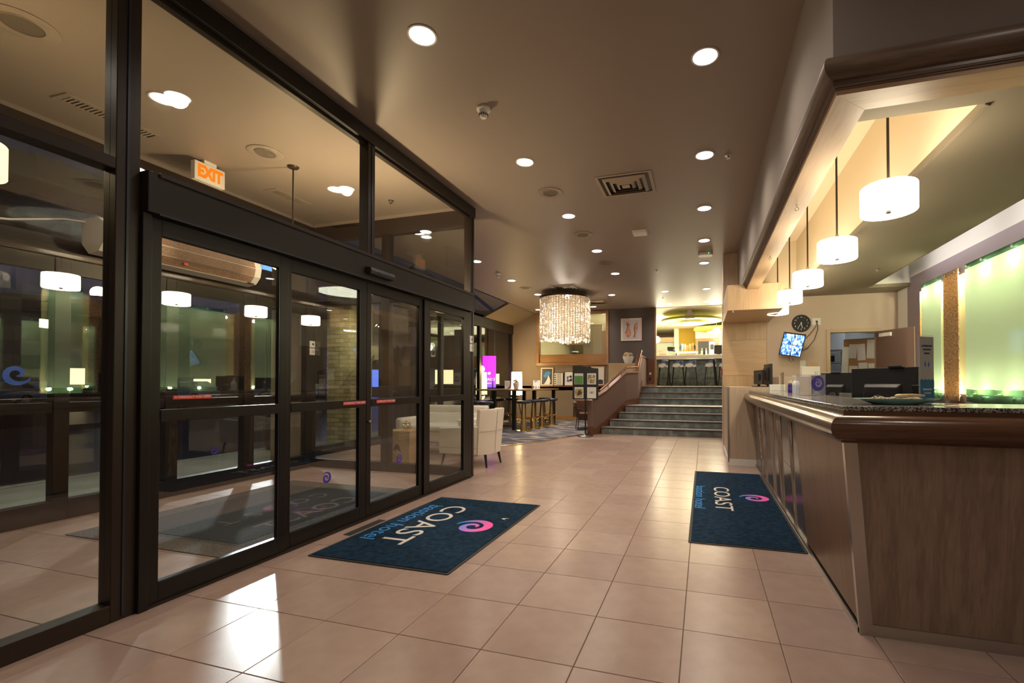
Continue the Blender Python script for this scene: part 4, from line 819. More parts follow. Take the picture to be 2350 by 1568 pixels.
for k in range(4): seg(PTS[k], PTS[k + 1], 0, .016, 0, SB[k], 0, SB[k + 1]).build('stringer', M['mahog'], hw)
B('newel', (-2.68, -2.55, 10.66, 10.80, 0, .22), M['mahog'], hw, bevel=.01); B('newel', (-2.66, -2.57, 10.68, 10.80, .2, .84), vio, hw)
hr = thing('handrail', 'brass coloured handrail above the half wall of the stairs', 'handrail')
hp = [(-2.46, 11.05, 1.06), (-2.36, 11.35, 1.19), (-1.985, 12.24, 1.665), (-1.77, 12.88, 1.70), (-1.745, 13.50, 2.21)]
MB().tube(hp, .028, 10).build('rail', mat('rail_plum', (.20, .09, .06), r=.22, metal=.6), hr, smooth=50)
for p, z in (((-2.30, 11.5), 1.10), ((-2.05, 12.08), 1.42), ((-1.80, 12.8), 1.52), ((-1.745, 13.45), 2.0)):
    zr = z + .12; MB().tube([(p[0] - .05, p[1], z), (p[0] - .03, p[1], zr), (p[0], p[1], zr + .03)], .010, 8).build('bracket', M['brass'], hr, smooth=50)
struct(B('wall_back.020', (-2.90, -1.88, 14.35, 14.80, 1.10, 1.88), mat('tan_wall', (.42, .30, .17), r=.7), bevel=.01), 'tan wall ledge carrying the white bowl')
dp = thing('wall_cabinet', 'narrow red-brown wooden panel with a switch beside the stair opening', 'cabinet', (-1.62, 14.76, 1.22)); B('board', (-.11, .11, 0, .03, 0, .80), M['mahog'], dp, bevel=.004)
B('switch_plate', (-.035, .02, -.006, 0, .30, .37), M['plastic'], dp); B('card_reader', (-.05, .01, -.02, 0, .12, .22), M['black'], dp); B('plinth', (-.13, .13, -.01, .04, -.06, 0), M['frameoak'], dp)
# ================================================================ WALL PICTURES
def picture(label, x0, x1, z0, z1, fm_, mount, paint, y=WY - .075, cat='picture', bw_=.022, mw=.035):
    t = thing('framed_picture', label, cat, ((x0 + x1) / 2, y, z0)); w, h = (x1 - x0) / 2, z1 - z0
    T = Matrix.Rotation(-.06, 4, 'X'); q = MB()
    for bb in ((-w, w, 0, .022, 0, bw_), (-w, w, 0, .022, h - bw_, h), (-w, -w + bw_, 0, .022, bw_, h - bw_), (w - bw_, w, 0, .022, bw_, h - bw_)): q.box(*bb, T=T)
    q.build('frame', fm_, t); MB().box(-w + bw_, w - bw_, .010, .016, bw_, h - bw_, T=T).build('mount', mount, t)
    if paint: paint(t, w - bw_, h, bw_, T)
    return t
def shape(t, name, pts, m_, T, d=.008): MB().prism(pts, d, d + .003, axis=1).build(name, m_, t)
pw = mat('art_paper', (.66, .63, .58), r=.6); dkb = mat('art_navy', (.012, .02, .05), r=.5); lbl = mat('art_blue', (.02, .16, .38), r=.5); lil = mat('art_violet', (.16, .10, .42), r=.5)
def art1(t, w, h, b, T):
    MB().box(-w + .02, w - .02, .009, .012, b + .02, h - b - .02, T=T).build('paint', dkb, t)
    c_ = [(-.12, .33), (-.05, .46), (.07, .50), (.14, .44), (.10, .36), (.0, .30), (-.06, .24)]; MB().prism(c_, .003, .009, axis=1).build('paint_stroke', lbl, t).matrix_local = T @ Matrix.Translation((0, 0, 0))
    c_ = [(-.10, .05), (-.02, .16), (.03, .28), (.05, .36), (.10, .26), (.13, .15), (.10, .05)]; MB().prism(c_, .001, .007, axis=1).build('paint_stroke', pw, t).matrix_local = T.copy()
def art2(t, w, h, b, T):
    q = MB()
    for i in range(5):
        q.box(-w + .02, -w + .07, .007, .010, b + .03 + i * .072, b + .075 + i * .072, T=T)
        for j in range(7): q.box(-w + .10 + (i % 5) * .034, -w + .118 + (i % 5) * .034, .007, .010, b + .02 + j * .055, b + .05 + j * .055, T=T)
    q.build('pattern', dkb, t)['kind'] = 'stuff'
def art3(t, w, h, b, T):
    for k, (x, z, r, m_) in enumerate(((-.05, .27, .05, lbl), (.04, .30, .045, dkb), (-.04, .17, .055, lil), (.05, .19, .05, dkb), (.0, .24, .04, pw))): MB().lathe([(r, 0), (r, .003)], 12, T=T @ Matrix.Translation((x, .008 - .001 * k, z)) @ Matrix.Rotation(PI / 2, 4, 'X')).build('paint_blot', m_, t)
def art5(t, w, h, b, T):
    MB().prism([(-w + .02, b + .02), (w - .02, b + .02), (w - .02, .18), (.08, .20), (.02, .15), (-.05, .19), (-w + .02, .14)], .003, .008, axis=1).build('paint', dkb, t).matrix_local = T.copy()
picture('pale framed painting of dark blue shapes, leftmost on the picture ledge', -5.335, -4.885, 1.165, 1.78, M['oakx'], pw, art1)
picture('black framed pattern print, second from the left on the ledge', -4.875, -4.53, 1.165, 1.60, M['black'], pw, art2, bw_=.012)
picture('black framed print of blue and violet blots on the ledge', -4.49, -4.135, 1.165, 1.645, M['black'], pw, art3, bw_=.012)
picture('small pale card picture half hidden by the brochure board', -4.11, -3.85, 1.165, 1.5, M['oakx'], pw, None)
picture('pale framed landscape, rightmost on the picture ledge', -3.60, -3.12, 1.175, 1.80, M['oakx'], pw, art5)
lg_ = B('picture_ledge', (-1.16, 1.16, -.11, 0, -.03, .012), M['mahog'], bevel=.004); lg_.location = (-4.22, WY, 1.152); tag(lg_, 'long narrow dark wooden ledge under the framed pictures', 'ledge')
ar = thing('wall_art', 'square white relief artwork with salmon pink shapes on the grey taupe wall', 'artwork', (-2.235, WY - .014, 2.985))
B('panel', (-.335, .335, -.03, 0, -.365, .365), M['white'], ar, bevel=.004); B('panel_edge', (-.275, .275, -.034, -.03, -.32, .30), mat('art_lilac', (.60, .57, .62), r=.6), ar)
sal = mat('art_salmon', (.66, .33, .23), r=.6); bro = mat('art_rust', (.22, .07, .045), r=.6)
def blob(name, pts, m_, y0=-.04): MB().prism(pts, y0, -.033, axis=1).build(name, m_, ar)
blob('bottle_shape', [(-.20, .24), (-.07, .24), (-.09, .10), (-.03, .0), (.0, -.10), (-.02, -.22), (-.09, -.28), (-.16, -.24), (-.19, -.12), (-.15, -.02), (-.12, .10), (-.15, .20)], sal)
blob('rust_line', [(-.16, .20), (-.12, .10), (-.14, .0), (-.20, -.12), (-.175, -.12), (-.125, -.01), (-.10, .10), (-.12, .20)], bro, -.043)  # rust-coloured outline of the artwork shape
blob('leaf_shape', [(.18, .24), (.22, .12), (.20, -.02), (.15, -.14), (.16, -.28), (.09, -.28), (.13, -.16), (.10, -.02), (.11, .12)], sal)
blob('rust_line', [(.18, .24), (.12, .12), (.11, .0), (.14, -.14), (.08, -.28), (.06, -.28), (.11, -.14), (.085, .0), (.10, .13)], bro, -.043)
for x, z in ((-.06, .14), (-.10, -.21), (.16, .04)): MB().lathe([(.016, 0), (.016, .012)], 12, T=Matrix.Translation((x, -.042, z)) @ Matrix.Rotation(PI / 2, 4, 'X')).build('dot', M['black'], ar)
B('pink_bar', (.285, .32, -.034, -.03, -.33, .33), mat('art_pink', (.70, .45, .40), r=.6), ar); B('peach_bar', (-.30, -.05, -.034, -.03, .31, .345), mat('art_peach', (.75, .50, .32), r=.6), ar)
# bowl with dried balls
bo = thing('ribbed_bowl', 'white ribbed bowl of dried flower balls on the tan ledge', 'bowl', (-2.29, 14.50, 1.88))
q = MB(); nn = 32; rings = []
for r, z in ((.10, 0), (.115, .02), (.15, .12), (.175, .22), (.165, .22), (.12, .10), (.02, .06)): rings.append([((r * (1 + (.035 if k % 2 else 0))) * math.cos(2 * PI * k / nn), (r * (1 + (.035 if k % 2 else 0))) * math.sin(2 * PI * k / nn), z) for k in range(nn + 1)])
for a, b in zip(rings, rings[1:]): q.strip(a, b)
q.build('bowl', M['white'], bo, smooth=30)
for k, (x, y, z, r, c_) in enumerate(((-.05, -.05, .27, .085, (.40, .28, .16)), (.08, -.04, .26, .075, (.28, .24, .10)), (.02, .06, .28, .07, (.33, .22, .12)), (-.12, .03, .24, .06, (.22, .20, .08)), (.0, -.10, .24, .05, (.45, .35, .2)))):
    o = MB().sphere((0, 0, 0), r, 14, 9).build('dried_ball', mat('dried_%d' % k, c_, r=.95, bump=1, bscale=40), smooth=60); o.location = (-2.29 + x, 14.5 + y, 1.88 + z)
    tag(o, ('largest pale brown', 'olive green', 'mid brown', 'small dark green', 'small straw coloured')[k] + ' dried ball in the white ribbed bowl', 'dried ball', 'dried balls in the white bowl')
# brochure board on a stand
bb_ = thing('brochure_board', 'black standing brochure board with four leaflets by the stairs', 'display board', (-2.665, 10.455, 0), .0)
MB().lathe([(.185, 0), (.19, .012), (.16, .03), (.06, .045), (.03, .07)], 32).build('base', M['blackmetal'], bb_, smooth=40); MB().cyl((0, 0, .04), (0, 0, .9), .018, n=12).build('pole', M['blackmetal'], bb_, smooth=40)
pts = [(-.31, .87), (.31, .87), (.31, 1.60)] + [(.31 - .62 * t_, 1.60 + .07 * (.5 - .5 * math.cos(PI * min(1, t_ * 1.25)))) for t_ in [k / 12 for k in range(1, 13)]]
MB().prism(pts, -.02, .02, axis=1).build('board', M['black'], bb_, bevel=.004)
MB().lathe([(.05, 0), (.05, .02)], 20, T=Matrix.Translation((.10, .01, 1.60)) @ Matrix.Rotation(PI / 2, 4, 'X')).build('grip', M['black'], bb_)
grn = mat('leaflet_green', (.10, .30, .08), r=.5); mul = mat_noise2('leaflet_photos', ((.4, (.10, .16, .05)), (.5, (.45, .30, .16)), (.6, (.7, .66, .6))), scale=26, r=.5); yel = mat_noise2('leaflet_yellow', ((.42, (.05, .05, .05)), (.52, (.55, .40, .05)), (.62, (.35, .36, .34))), scale=16, r=.5)
for k, (x, z, a_) in enumerate(((-.155, 1.355, grn), (.155, 1.355, mul), (-.15, 1.03, yel), (.155, 1.03, None))):
    p_ = B('leaflet', (x - .108, x + .108, -.026, -.021, z - .13, z + .13), M['paper'], bb_)
    if k == 0: B('leaflet_print', (x - .10, x + .10, -.028, -.026, z - .125, z + .07), a_, p_); B('leaflet_fold', (x - .004, x + .004, -.029, -.028, z - .12, z + .06), M['grout'], p_)
    elif a_: B('leaflet_print', (x - .09, x + .09, -.028, -.026, z - .11, z + .09), a_, p_)
    else: B('leaflet_print', (x - .05, x + .05, -.028, -.026, z - .02, z + .03), mul, p_); text_mesh('lettering', 'STAY LOCAL', .02, M['grout'], p_, (x, -.027, z - .06), (PI / 2, 0, 0)) if 0 else None
# brown lounge chair half hidden behind the half wall
tc_ = thing('lounge_chair', 'brown leather tub chair with thin black legs behind the stair half wall', 'chair', (-2.97, 12.05, 0), .35)
MB().prism([(-.36, .40), (-.30, .28), (.30, .28), (.36, .40), (.34, .46), (-.34, .46)], -.3, .32, axis=1).build('seat', M['brownlea'], tc_, bevel=.02)
MB().prism([(-.38, .34), (-.42, .74), (-.36, .76), (-.28, .44)], -.32, .34, axis=1).build('arm', M['brownlea'], tc_, bevel=.02); MB().box(-.34, .36, .26, .34, .40, .80).build('backrest', M['brownlea'], tc_, bevel=.03)
for x in (-.30, .30):
    for y in (-.26, .28): MB().cyl((x, y, .30), (x * 1.12, y * 1.1, 0), .012, .010, n=8).build('leg', M['blackmetal'], tc_)
MB().tube([(-.44, -.28, .36), (-.44, -.3, .62), (-.1, -.34, .50)], .014, 8).build('arm_frame', M['blackmetal'], tc_)
# ================================================================ BAR-HEIGHT TABLE AND STOOLS
tb = thing('communal_table', 'long bar-height wooden table on black posts in the lounge', 'table', (-4.95, 12.15, .012), .0)
MB().prism([(-.95, -1.0), (.45, -1.0), (.66, 1.35), (-.95, 1.35)], 1.035, 1.075).build('tabletop', mat_wood('table_walnut', (.13, .065, .025), (.26, .15, .06), axis=1, scale=8, r=.3), tb, bevel=.008)
for x, y in ((.14, -.92), (.34, .05), (.54, 1.2), (-.45, -.9), (-.45, 1.25)): MB().box(x - .045, x + .045, y - .045, y + .045, 0, 1.036).build('leg', M['blackmetal'], tb)
for x0, y0, x1, y1 in ((-.45, -.9, .14, -.92), (-.45, 1.25, .54, 1.2)): MB().tube([(x0, y0, .10), (x1, y1, .10)], .018, 6).build('stretcher', M['blackmetal'], tb)
def make_stool(label):
    t = thing('bar_stool', label, 'stool', (0, 0, 0), 0, 'round stools at the tall table')
    MB().lathe([(.20, 0), (.205, .006), (.20, .022), (.06, .028)], 28).build('base', M['brass'], t, smooth=40)
    MB().lathe([(.085, .02), (.085, .10), (.062, .45), (.045, .72)], 20).build('column', M['brassham'], t, smooth=50)
    MB().tube([(.17 * math.cos(a), .17 * math.sin(a), .30) for a in [2 * PI * k / 20 for k in range(20)]], .011, 6, closed=True).build('foot_ring', M['brass'], t, smooth=60)
    q = MB()
    for k in range(3):
        a = 2 * PI * k / 3 + .4; q.tube([(.07 * math.cos(a), .07 * math.sin(a), .20), (.17 * math.cos(a), .17 * math.sin(a), .30)], .008, 5)
    q.build('ring_strut', M['brass'], t)
    MB().lathe([(.12, .715), (.175, .72), (.192, .74), (.195, .765), (.18, .785), (.02, .79)], 28).build('seat', M['bluelea'], t, smooth=50)
    return t
spots = [(-4.46, 11.03, 'nearest bar stool of the right-hand row at the tall table'), (-4.44, 11.68, 'second bar stool of the right-hand row at the tall table'), (-4.36, 12.15, 'third bar stool of the right-hand row at the tall table'), (-4.35, 12.95, 'farthest bar stool of the right-hand row, clear of the table'),
         (-4.77, 13.45, 'bar stool at the far end of the tall table by the wall'), (-5.15, 10.25, 'nearest bar stool of the left row, just above the white armchair'), (-5.55, 10.6, 'bar stool of the left row next to the dark post'), (-5.72, 11.4, 'second bar stool of the left row at the tall table'), (-5.73, 12.2, 'third bar stool of the left row at the tall table'), (-5.70, 13.1, 'farthest bar stool of the left row near the lit lamp')]
s0 = make_stool(spots[0][2])
for k, (x, y, lb) in enumerate(spots):
    if k == 0: s0.location = (x, y, .012)
    else: dup(s0, (x, y, .012), .3 * k, lb)
def TT(x, y): return (x, y, 1.087)
mnu = thing('menu_stand', 'white and purple upright menu card on the tall table', 'menu', TT(-5.35, 12.0), .25); MB().prism([(-.075, 0), (.075, 0), (.075, .235), (-.075, .235)], -.004, .004, axis=1).build('card', M['paper'], mnu); MB().prism([(-.01, .005), (.07, .005), (.07, .13), (.045, .06)], -.006, -.004, axis=1).build('purple_corner', mat('menu_purple', (.22, .05, .35), r=.5), mnu); B('foot', (-.08, .08, -.04, .04, 0, .004), M['acrylic'], mnu)
q = MB()
for k in range(7): q.box(-.055, .03, -.0055, -.004, .19 - .018 * k, .194 - .018 * k)
q.build('text_lines', M['grout'], mnu)
pp = thing('flower_pot', 'white tapered pot of dried flowers on the tall table', 'plant pot', TT(-4.93, 11.65)); MB().lathe([(.055, 0), (.06, .005), (.092, .165), (.085, .165), (.08, .15), (.01, .14)], 24).build('pot', M['plastic'], pp, smooth=40)
q = MB()
for k in range(60):
    a, r = random.uniform(0, 2 * PI), random.uniform(.0, .11); x, y, z = r * math.cos(a), r * math.sin(a), .19 + random.uniform(0, .07) - r * .3; q.sphere((x, y, z), random.uniform(.010, .017), 6, 4, mi=k % 3); q.tube([(x * .4, y * .4, .14), (x, y, z)], .002, 3, mi=2)
o = q.build('dried_flowers', [mat('flower_cream', (.62, .52, .38), r=.9), mat('flower_rust', (.22, .12, .06), r=.9), mat('flower_stem', (.13, .10, .05), r=.9)], pp); o['kind'] = 'stuff'
af = thing('art_card', 'small tilted white dotted art card at the far end of the tall table', 'picture', TT(-4.68, 12.55), .1); T = Matrix.Rotation(-.2, 4, 'X'); MB().box(-.105, .105, 0, .008, .0, .25, T=T).build('card', M['paper'], af)
q = MB()
for k in range(26): q.box(*(lambda x, z, s_: (x - s_, x + s_, -.002, 0, z - s_, z + s_))(random.uniform(-.09, .09), random.choice((random.uniform(.01, .08), random.uniform(.2, .24))), random.uniform(.004, .012)), T=T)
q.build('dots', M['black'], af)['kind'] = 'stuff'
MB().sphere((-.12, -.02, .04), .045, 10, 6, sc=(.6, .5, 1)).build('bookend', M['brownlea'], af, smooth=60)
vs_ = thing('branch_vase', 'slim green glass vase with bare twigs beside the tall table', 'vase', (-6.08, 12.55, 0.012)); MB().lathe([(.10, 0), (.12, .2), (.09, .6), (.06, .9), (.05, 1.0), (.06, 1.05)], 18).build('vase', mat('vase_green', (.10, .13, .06), r=.2), vs_, smooth=50)
for k in range(3): MB().tube([(0, 0, 1.0), (-.02 + .02 * k, .01, 1.3), (-.08 + .06 * k, .03, 1.68)], [.007, .005, .002], 5).build('twig', M['brownlea'], vs_)
# lamp
fl_ = thing('floor_lamp', 'lit tall cream lamp on dark tripod legs by the taupe wall', 'floor lamp', (-5.80, 13.75, .012))
MB().lathe([(.185, .86), (.165, 1.60)], 28, cap=False).build('lamp_shade', M['lampshade'], fl_, smooth=60); MB().cyl((0, 0, .60), (0, 0, .9), .02).build('stem', M['brass'], fl_)
MB().lathe([(.07, .80), (.10, .84), (.05, .86)], 16).build('cup', M['black'], fl_)
for k in range(3): a = 2 * PI * k / 3 + .5; MB().cyl((.03 * math.cos(a), .03 * math.sin(a), .78), (.19 * math.cos(a), .19 * math.sin(a), 0), .014, .011, n=8).build('leg', M['black'], fl_)
MB().lathe([(.10, .0), (.09, .02)], 20).build('foot_plate', M['brass'], fl_)
add_light('lamp_bulb', 'POINT', (-5.80, 13.75, 1.72), 26, (1, .70, .30), shadow_soft_size=.1); add_light('lamp_bulb_down', 'POINT', (-5.80, 13.75, .80), 14, (1, .70, .30), shadow_soft_size=.1)
# ================================================================ CHANDELIER
chd = thing('chandelier', 'large drum chandelier of white shell discs hanging over the lounge', 'chandelier', (-3.56, 11.75, 0))
MB().lathe([(.66, 3.50), (.68, 3.505), (.68, 3.56), (.66, 3.565)], 56).build('top_ring', mat('bronze_ring', (.10, .06, .045), r=.3, metal=.7), chd, smooth=40)
for a in (0, 2.1, 4.2): MB().cyl((.5 * math.cos(a), .5 * math.sin(a), 3.56), (.5 * math.cos(a), .5 * math.sin(a), ZC), .008, n=6).build('suspension_rod', M['steel'], chd)
def shells(R, ns, z0, z1, dz, rd):
    q = MB()
    for k in range(ns):
        a = 2 * PI * k / ns; z = z1 - random.uniform(0, dz)
        zl = z0 + random.uniform(0, .07)
        while z > zl:
            T = Matrix.Translation((R * math.cos(a), R * math.sin(a), z)) @ Matrix.Rotation(a + random.uniform(-.5, .5), 4, 'Z') @ Matrix.Rotation(PI / 2 + random.uniform(-.35, .35), 4, 'Y')
            vs2 = [(rd * math.cos(2 * PI * i / 9), rd * math.sin(2 * PI * i / 9), 0) for i in range(9)] + [(rd * math.cos(2 * PI * i / 9), rd * math.sin(2 * PI * i / 9), .003) for i in range(9)]
            q.add([T @ Vector(v) for v in vs2], [tuple(range(9))[::-1], tuple(range(9, 18))] + [(i, (i + 1) % 9, 9 + (i + 1) % 9, 9 + i) for i in range(9)]); z -= dz
    return q
def mat_shell():
    m_, t_, p_ = nodes('capiz_shell'); out = t_.nodes['Material Output']
    df = N(t_, 'ShaderNodeBsdfDiffuse'); tl = N(t_, 'ShaderNodeBsdfTranslucent'); gl = N(t_, 'ShaderNodeBsdfGlossy'); gl.inputs['Roughness'].default_value = .25
    df.inputs[0].default_value = (.85, .80, .72, 1); tl.inputs[0].default_value = (.95, .88, .78, 1)
    a = N(t_, 'ShaderNodeMixShader'); a.inputs[0].default_value = .6; L(t_, df.outputs[0], a.inputs[1]); L(t_, tl.outputs[0], a.inputs[2])
    b = N(t_, 'ShaderNodeMixShader'); b.inputs[0].default_value = .12; L(t_, a.outputs[0], b.inputs[1]); L(t_, gl.outputs[0], b.inputs[2]); L(t_, b.outputs[0], out.inputs[0])
    return m_
msh = mat_shell()
shells(.665, 58, 2.36, 3.49, .062, .036).build('shell_strings', msh, chd)['kind'] = 'stuff'
shells(.40, 30, 2.45, 3.49, .075, .036).build('inner_shell_strings', msh, chd)['kind'] = 'stuff'
for k, (x, y, z) in enumerate(((0, 0, 3.2), (.18, .1, 2.9), (-.15, -.12, 2.75), (0, .2, 3.35), (.1, -.2, 3.05))):
    MB().sphere((x, y, z), .04, 10, 6).build('bulb', M['globe'], chd, smooth=60); add_light('chandelier_bulb', 'POINT', (-3.56 + x, 11.75 + y, z - .06), 38, (1, .88, .70), shadow_soft_size=.06)
# ================================================================ WHITE ARMCHAIR, LOVESEAT, WOOD BLOCK
ac_ = thing('armchair', 'cream leather armchair with black tapered legs seen from its side and back', 'armchair', (-3.42, 6.42, 0), -PI / 2 + .0)
# local frame: the back is at +y (turned so that it faces the lobby), arms at +-x
MB().prism([(-.26, -.36), (.26, -.36), (.26, .30), (-.26, .30)], .20, .42).build('seat', M['leather'], ac_, bevel=.03, seg=3)
bk_ = MB(); n = 14; out_ = []; inn = []
for k in range(n + 1):
    t_ = k / n * 2 - 1; x = .36 * t_; out_.append((x, .40 - .14 * t_ * t_ * abs(t_))); inn.append((x * .80, .27 - .10 * t_ * t_ * abs(t_)))
def ringz(P, z, lean_): return [(x * (1 + .05 * lean_), y + .035 * lean_, z) for x, y in P]
lv = [(.20, -.5), (.42, 0), (.64, .5), (.83, 1.0), (.865, 1.02)]
for (za, la), (zb2, lb2) in zip(lv, lv[1:]): bk_.strip(ringz(out_, za, la), ringz(out_, zb2, lb2)); bk_.strip(ringz(inn, zb2, lb2), ringz(inn, za, la))
bk_.strip(ringz(out_, .865, 1.02), ringz(inn, .865, 1.02)); bk_.strip(ringz(inn, .20, -.5), ringz(out_, .20, -.5))
for e in (0, -1):
    A = [ringz([out_[e]], z, l)[0] for z, l in lv]; C2 = [ringz([inn[e]], z, l)[0] for z, l in lv]; bk_.strip(A, C2) if e == 0 else bk_.strip(C2, A)
bk_.build('backrest', M['leather'], ac_, smooth=45)
seam = mat('leather_seam', (.33, .28, .22), r=.6)
MB().tube([(x * 1.02, y + .022, .545) for x, y in out_], .003, 4).build('seam', seam, ac_); MB().tube([(0.08, .395, .21), (.08, .402, .42), (.08, .42, .64), (.08, .437, .86)], .003, 4).build('seam', seam, ac_)
for s_ in (-1, 1):
    MB().prism([(-.40, .20), (.22, .20), (.24, .62), (-.39, .585), (-.41, .56)], *((.24, .36) if s_ > 0 else (-.36, -.24)), axis=0).build('arm', M['leather'], ac_, bevel=.02, seg=3)
    MB().box(*( (.360, .362) if s_ > 0 else (-.362, -.360)), -.40, .22, .295, .300).build('seam', seam, ac_)
for x, y in ((-.29, -.34), (.29, -.34), (-.22, .30), (.22, .30)): MB().cyl((x, y, .21), (x * 1.12, y * 1.12, 0), .023, .013, n=12).build('leg', M['black'], ac_, smooth=40)
lv_ = thing('loveseat', 'cream leather loveseat with rounded arms facing the entrance, behind the armchair', 'sofa', (-4.55, 7.35, 0), .0)
MB().box(-.60, .60, -.40, .30, .22, .45).build('seat', M['leather'], lv_, bevel=.05, seg=4); MB().box(-.58, .58, -.42, .20, .40, .52).build('seat_cushion', M['leather'], lv_, bevel=.045, seg=4)
MB().hexa([(-.66, .22, .20), (.66, .22, .20), (.66, .36, .20), (-.66, .36, .20)], [(-.72, .34, .84), (.72, .34, .84), (.72, .46, .84), (-.72, .46, .84)]).build('backrest', M['leather'], lv_, bevel=.05, seg=4)
MB().hexa([(-.55, .16, .50), (.55, .16, .50), (.55, .26, .50), (-.55, .26, .50)], [(-.58, .26, .70), (.58, .26, .70), (.58, .34, .70), (-.58, .34, .70)]).build('back_cushion', M['leather'], lv_, bevel=.03, seg=3)
for s_ in (-1, 1): MB().box(*((.58, .72) if s_ > 0 else (-.72, -.58)), -.42, .34, .22, .64).build('arm', M['leather'], lv_, bevel=.055, seg=4)
for x in (-.6, .6):
    for y in (-.34, .34): MB().cyl((x, y, .23), (x * 1.05, y * 1.05, 0), .022, .013, n=10).build('leg', M['black'], lv_)
sv = thing('shawl', 'folded pale leather flap over the near arm of the loveseat', 'throw', (-3.92, 7.05, .645)); MB().prism([(-.05, 0), (.09, -.02), (.12, -.16), (.02, -.20)], -.22, .2, axis=1).build('cloth', M['leather'], sv, bevel=.01)
wb = thing('wood_block_table', 'square solid wood block side table with a dark knot', 'side table', (-4.56, 6.30, 0), .06)
MB().box(-.185, .185, -.21, .21, .0, .515).build('block', mat_wood('blond_block', (.40, .24, .11), (.58, .38, .19), axis=0, scale=4, stretch=.35, r=.5), wb, bevel=.012)
MB().prism([(-.10, .22), (-.06, .30), (-.02, .31), (.02, .25), (.04, .18), (.01, .20), (-.03, .225), (-.07, .20)], -.2125, -.2098, axis=1).build('knot', M['brownlea'], wb); MB().tube([(-.03 + .10 * math.cos(a), -.2105, .24 + .13 * math.sin(a)) for a in [2 * PI * k / 24 for k in range(24)]], .002, 4, closed=True).build('growth_ring', M['brownlea'], wb)
gw = thing('wire_ball', 'gold wire polyhedron ornament on the wood block table', 'ornament', (-4.53, 6.26, .515)); bm = bmesh.new(); bmesh.ops.create_icosphere(bm, subdivisions=1, radius=.075); q = MB(); ph_ = (1 + 5 ** .5) / 2
for e in bm.edges: q.cyl(tuple(e.verts[0].co + Vector((0, 0, .068))), tuple(e.verts[1].co + Vector((0, 0, .068))), .0035, n=5)
bm.free(); q.build('wire', M['brass'], gw)
# ================================================================ CEILING FIXTURES
def make_down(label, group):
    t = thing('downlight', label, 'downlight', (0, 0, 0), 0, group)
    MB().lathe([(.100, -.001), (.100, -.006), (.088, -.006), (.084, -.001)], 28, cap=False).build('trim_ring', M['white'], t, smooth=40)
    MB().lathe([(.0005, -.003), (.0855, -.003)], 28, cap=False).build('lit_lens', M['lens'], t)
    return t
d0 = None; ords = ['first', 'second', 'third', 'fourth', 'fifth', 'sixth', 'seventh', 'eighth']
rows = [('in the left row of the lobby ceiling, counted from the camera', 'downlights in the left lobby row', [(-1.855, y) for y in (2.716, 4.616, 6.304, 8.131, 9.942)]),
        ('in the right row above the lobby, counted from the camera', 'downlights in the right lobby row', [(.02, y) for y in (3.492, 5.018, 6.557, 8.049, 9.566)] + [(.08, 12.23), (.09, 14.14)]),
        ('of the pair above the stairs, counted from the camera', 'downlights above the stairs', [(-.965, 12.27), (-.976, 14.21)]),
        ('of the lounge row left of the chandelier, counted from the camera', 'downlights left of the chandelier', [(-4.30, 8.15), (-4.32, 9.92), (-4.32, 11.70)]),
        ('right of or behind the chandelier, counted from the camera', 'downlights behind the chandelier', [(-2.40, 12.34), (-3.33, 14.09), (-5.21, 14.15)]),
        ('in the vestibule ceiling behind the glass, counted from the camera', 'downlights in the vestibule', [(-4.37, 2.70), (-4.37, 4.60)]),
        ('just beyond the vestibule side glazing', 'downlights left of the chandelier', [(-4.37, 6.32)]),
        ('added unseen behind the camera for front fill', 'added fill downlights behind the camera', [(-1.855, .8), (.02, 1.95), (.02, .3), (-1.855, -1.1), (-4.37, .8), (1.9, 1.3), (1.9, -.4), (.02, -1.3)])]  # unseen downlights, added as front fill for the near surfaces
for desc, grp, pts in rows:
    for k, (x, y) in enumerate(pts):
        lb = (ords[k] + ' lit round downlight ' + desc) if len(pts) > 1 else 'lit round downlight ' + desc
        if d0 is None: d0 = make_down(lb, grp); d0.location = (x, y, ZC)
        else: dup(d0, (x, y, ZC), 0, lb, grp)
        vest = x < -3.2 and y < 5
        if y < 2.2:
            r_ = bpy.data.objects[-1] if 0 else [o_ for o_ in COL.objects if o_.get('label') == lb][0]; r_.parent = bpy.data.objects['ceiling.002']; [r_.pop(k_, None) for k_ in ('label', 'category', 'group')]
        add_light('downlight_beam', 'SPOT', (x, y, ZC - .02), DOWN_W * (.6 if vest else (.38 if y < 2.2 else .8) if y < 3.6 else .85 if y > 8.5 else 1), WARM, spot_size=2.6, spot_blend=1, shadow_soft_size=.07)
def speaker(label, x, y, r=.155):
    t = thing('ceiling_speaker', label, 'speaker', (x, y, ZC)); MB().lathe([(r, 0), (r, -.006), (r - .006, -.010), (r * .62, -.004), (r * .60, -.012), (r * .58, -.012)], 36, cap=False).build('rim', M['ceiling'], t, smooth=40)
    MB().lathe([(.0005, -.009), (r * .59, -.009)], 30, cap=False).build('grille', mat('speaker_grille', (.26, .21, .165), r=.7, bump=1, bscale=900) if 'speaker_grille' not in bpy.data.materials else bpy.data.materials['speaker_grille'], t)
for k, (x, y) in enumerate(((-1.846, 5.453), (-1.868, 7.151), (-1.875, 9.012), (-4.32, 10.8), (-2.9, 13.4))): speaker(('nearest', 'second', 'third', 'farther left', 'farthest')[k] + ' round flush speaker in the lobby ceiling', x, y)
speaker('round flush speaker in the vestibule ceiling beside the exit sign', -4.372, 3.644, .165); speaker('large round speaker in the vestibule ceiling at the top left corner', -4.362, 1.86, .18)
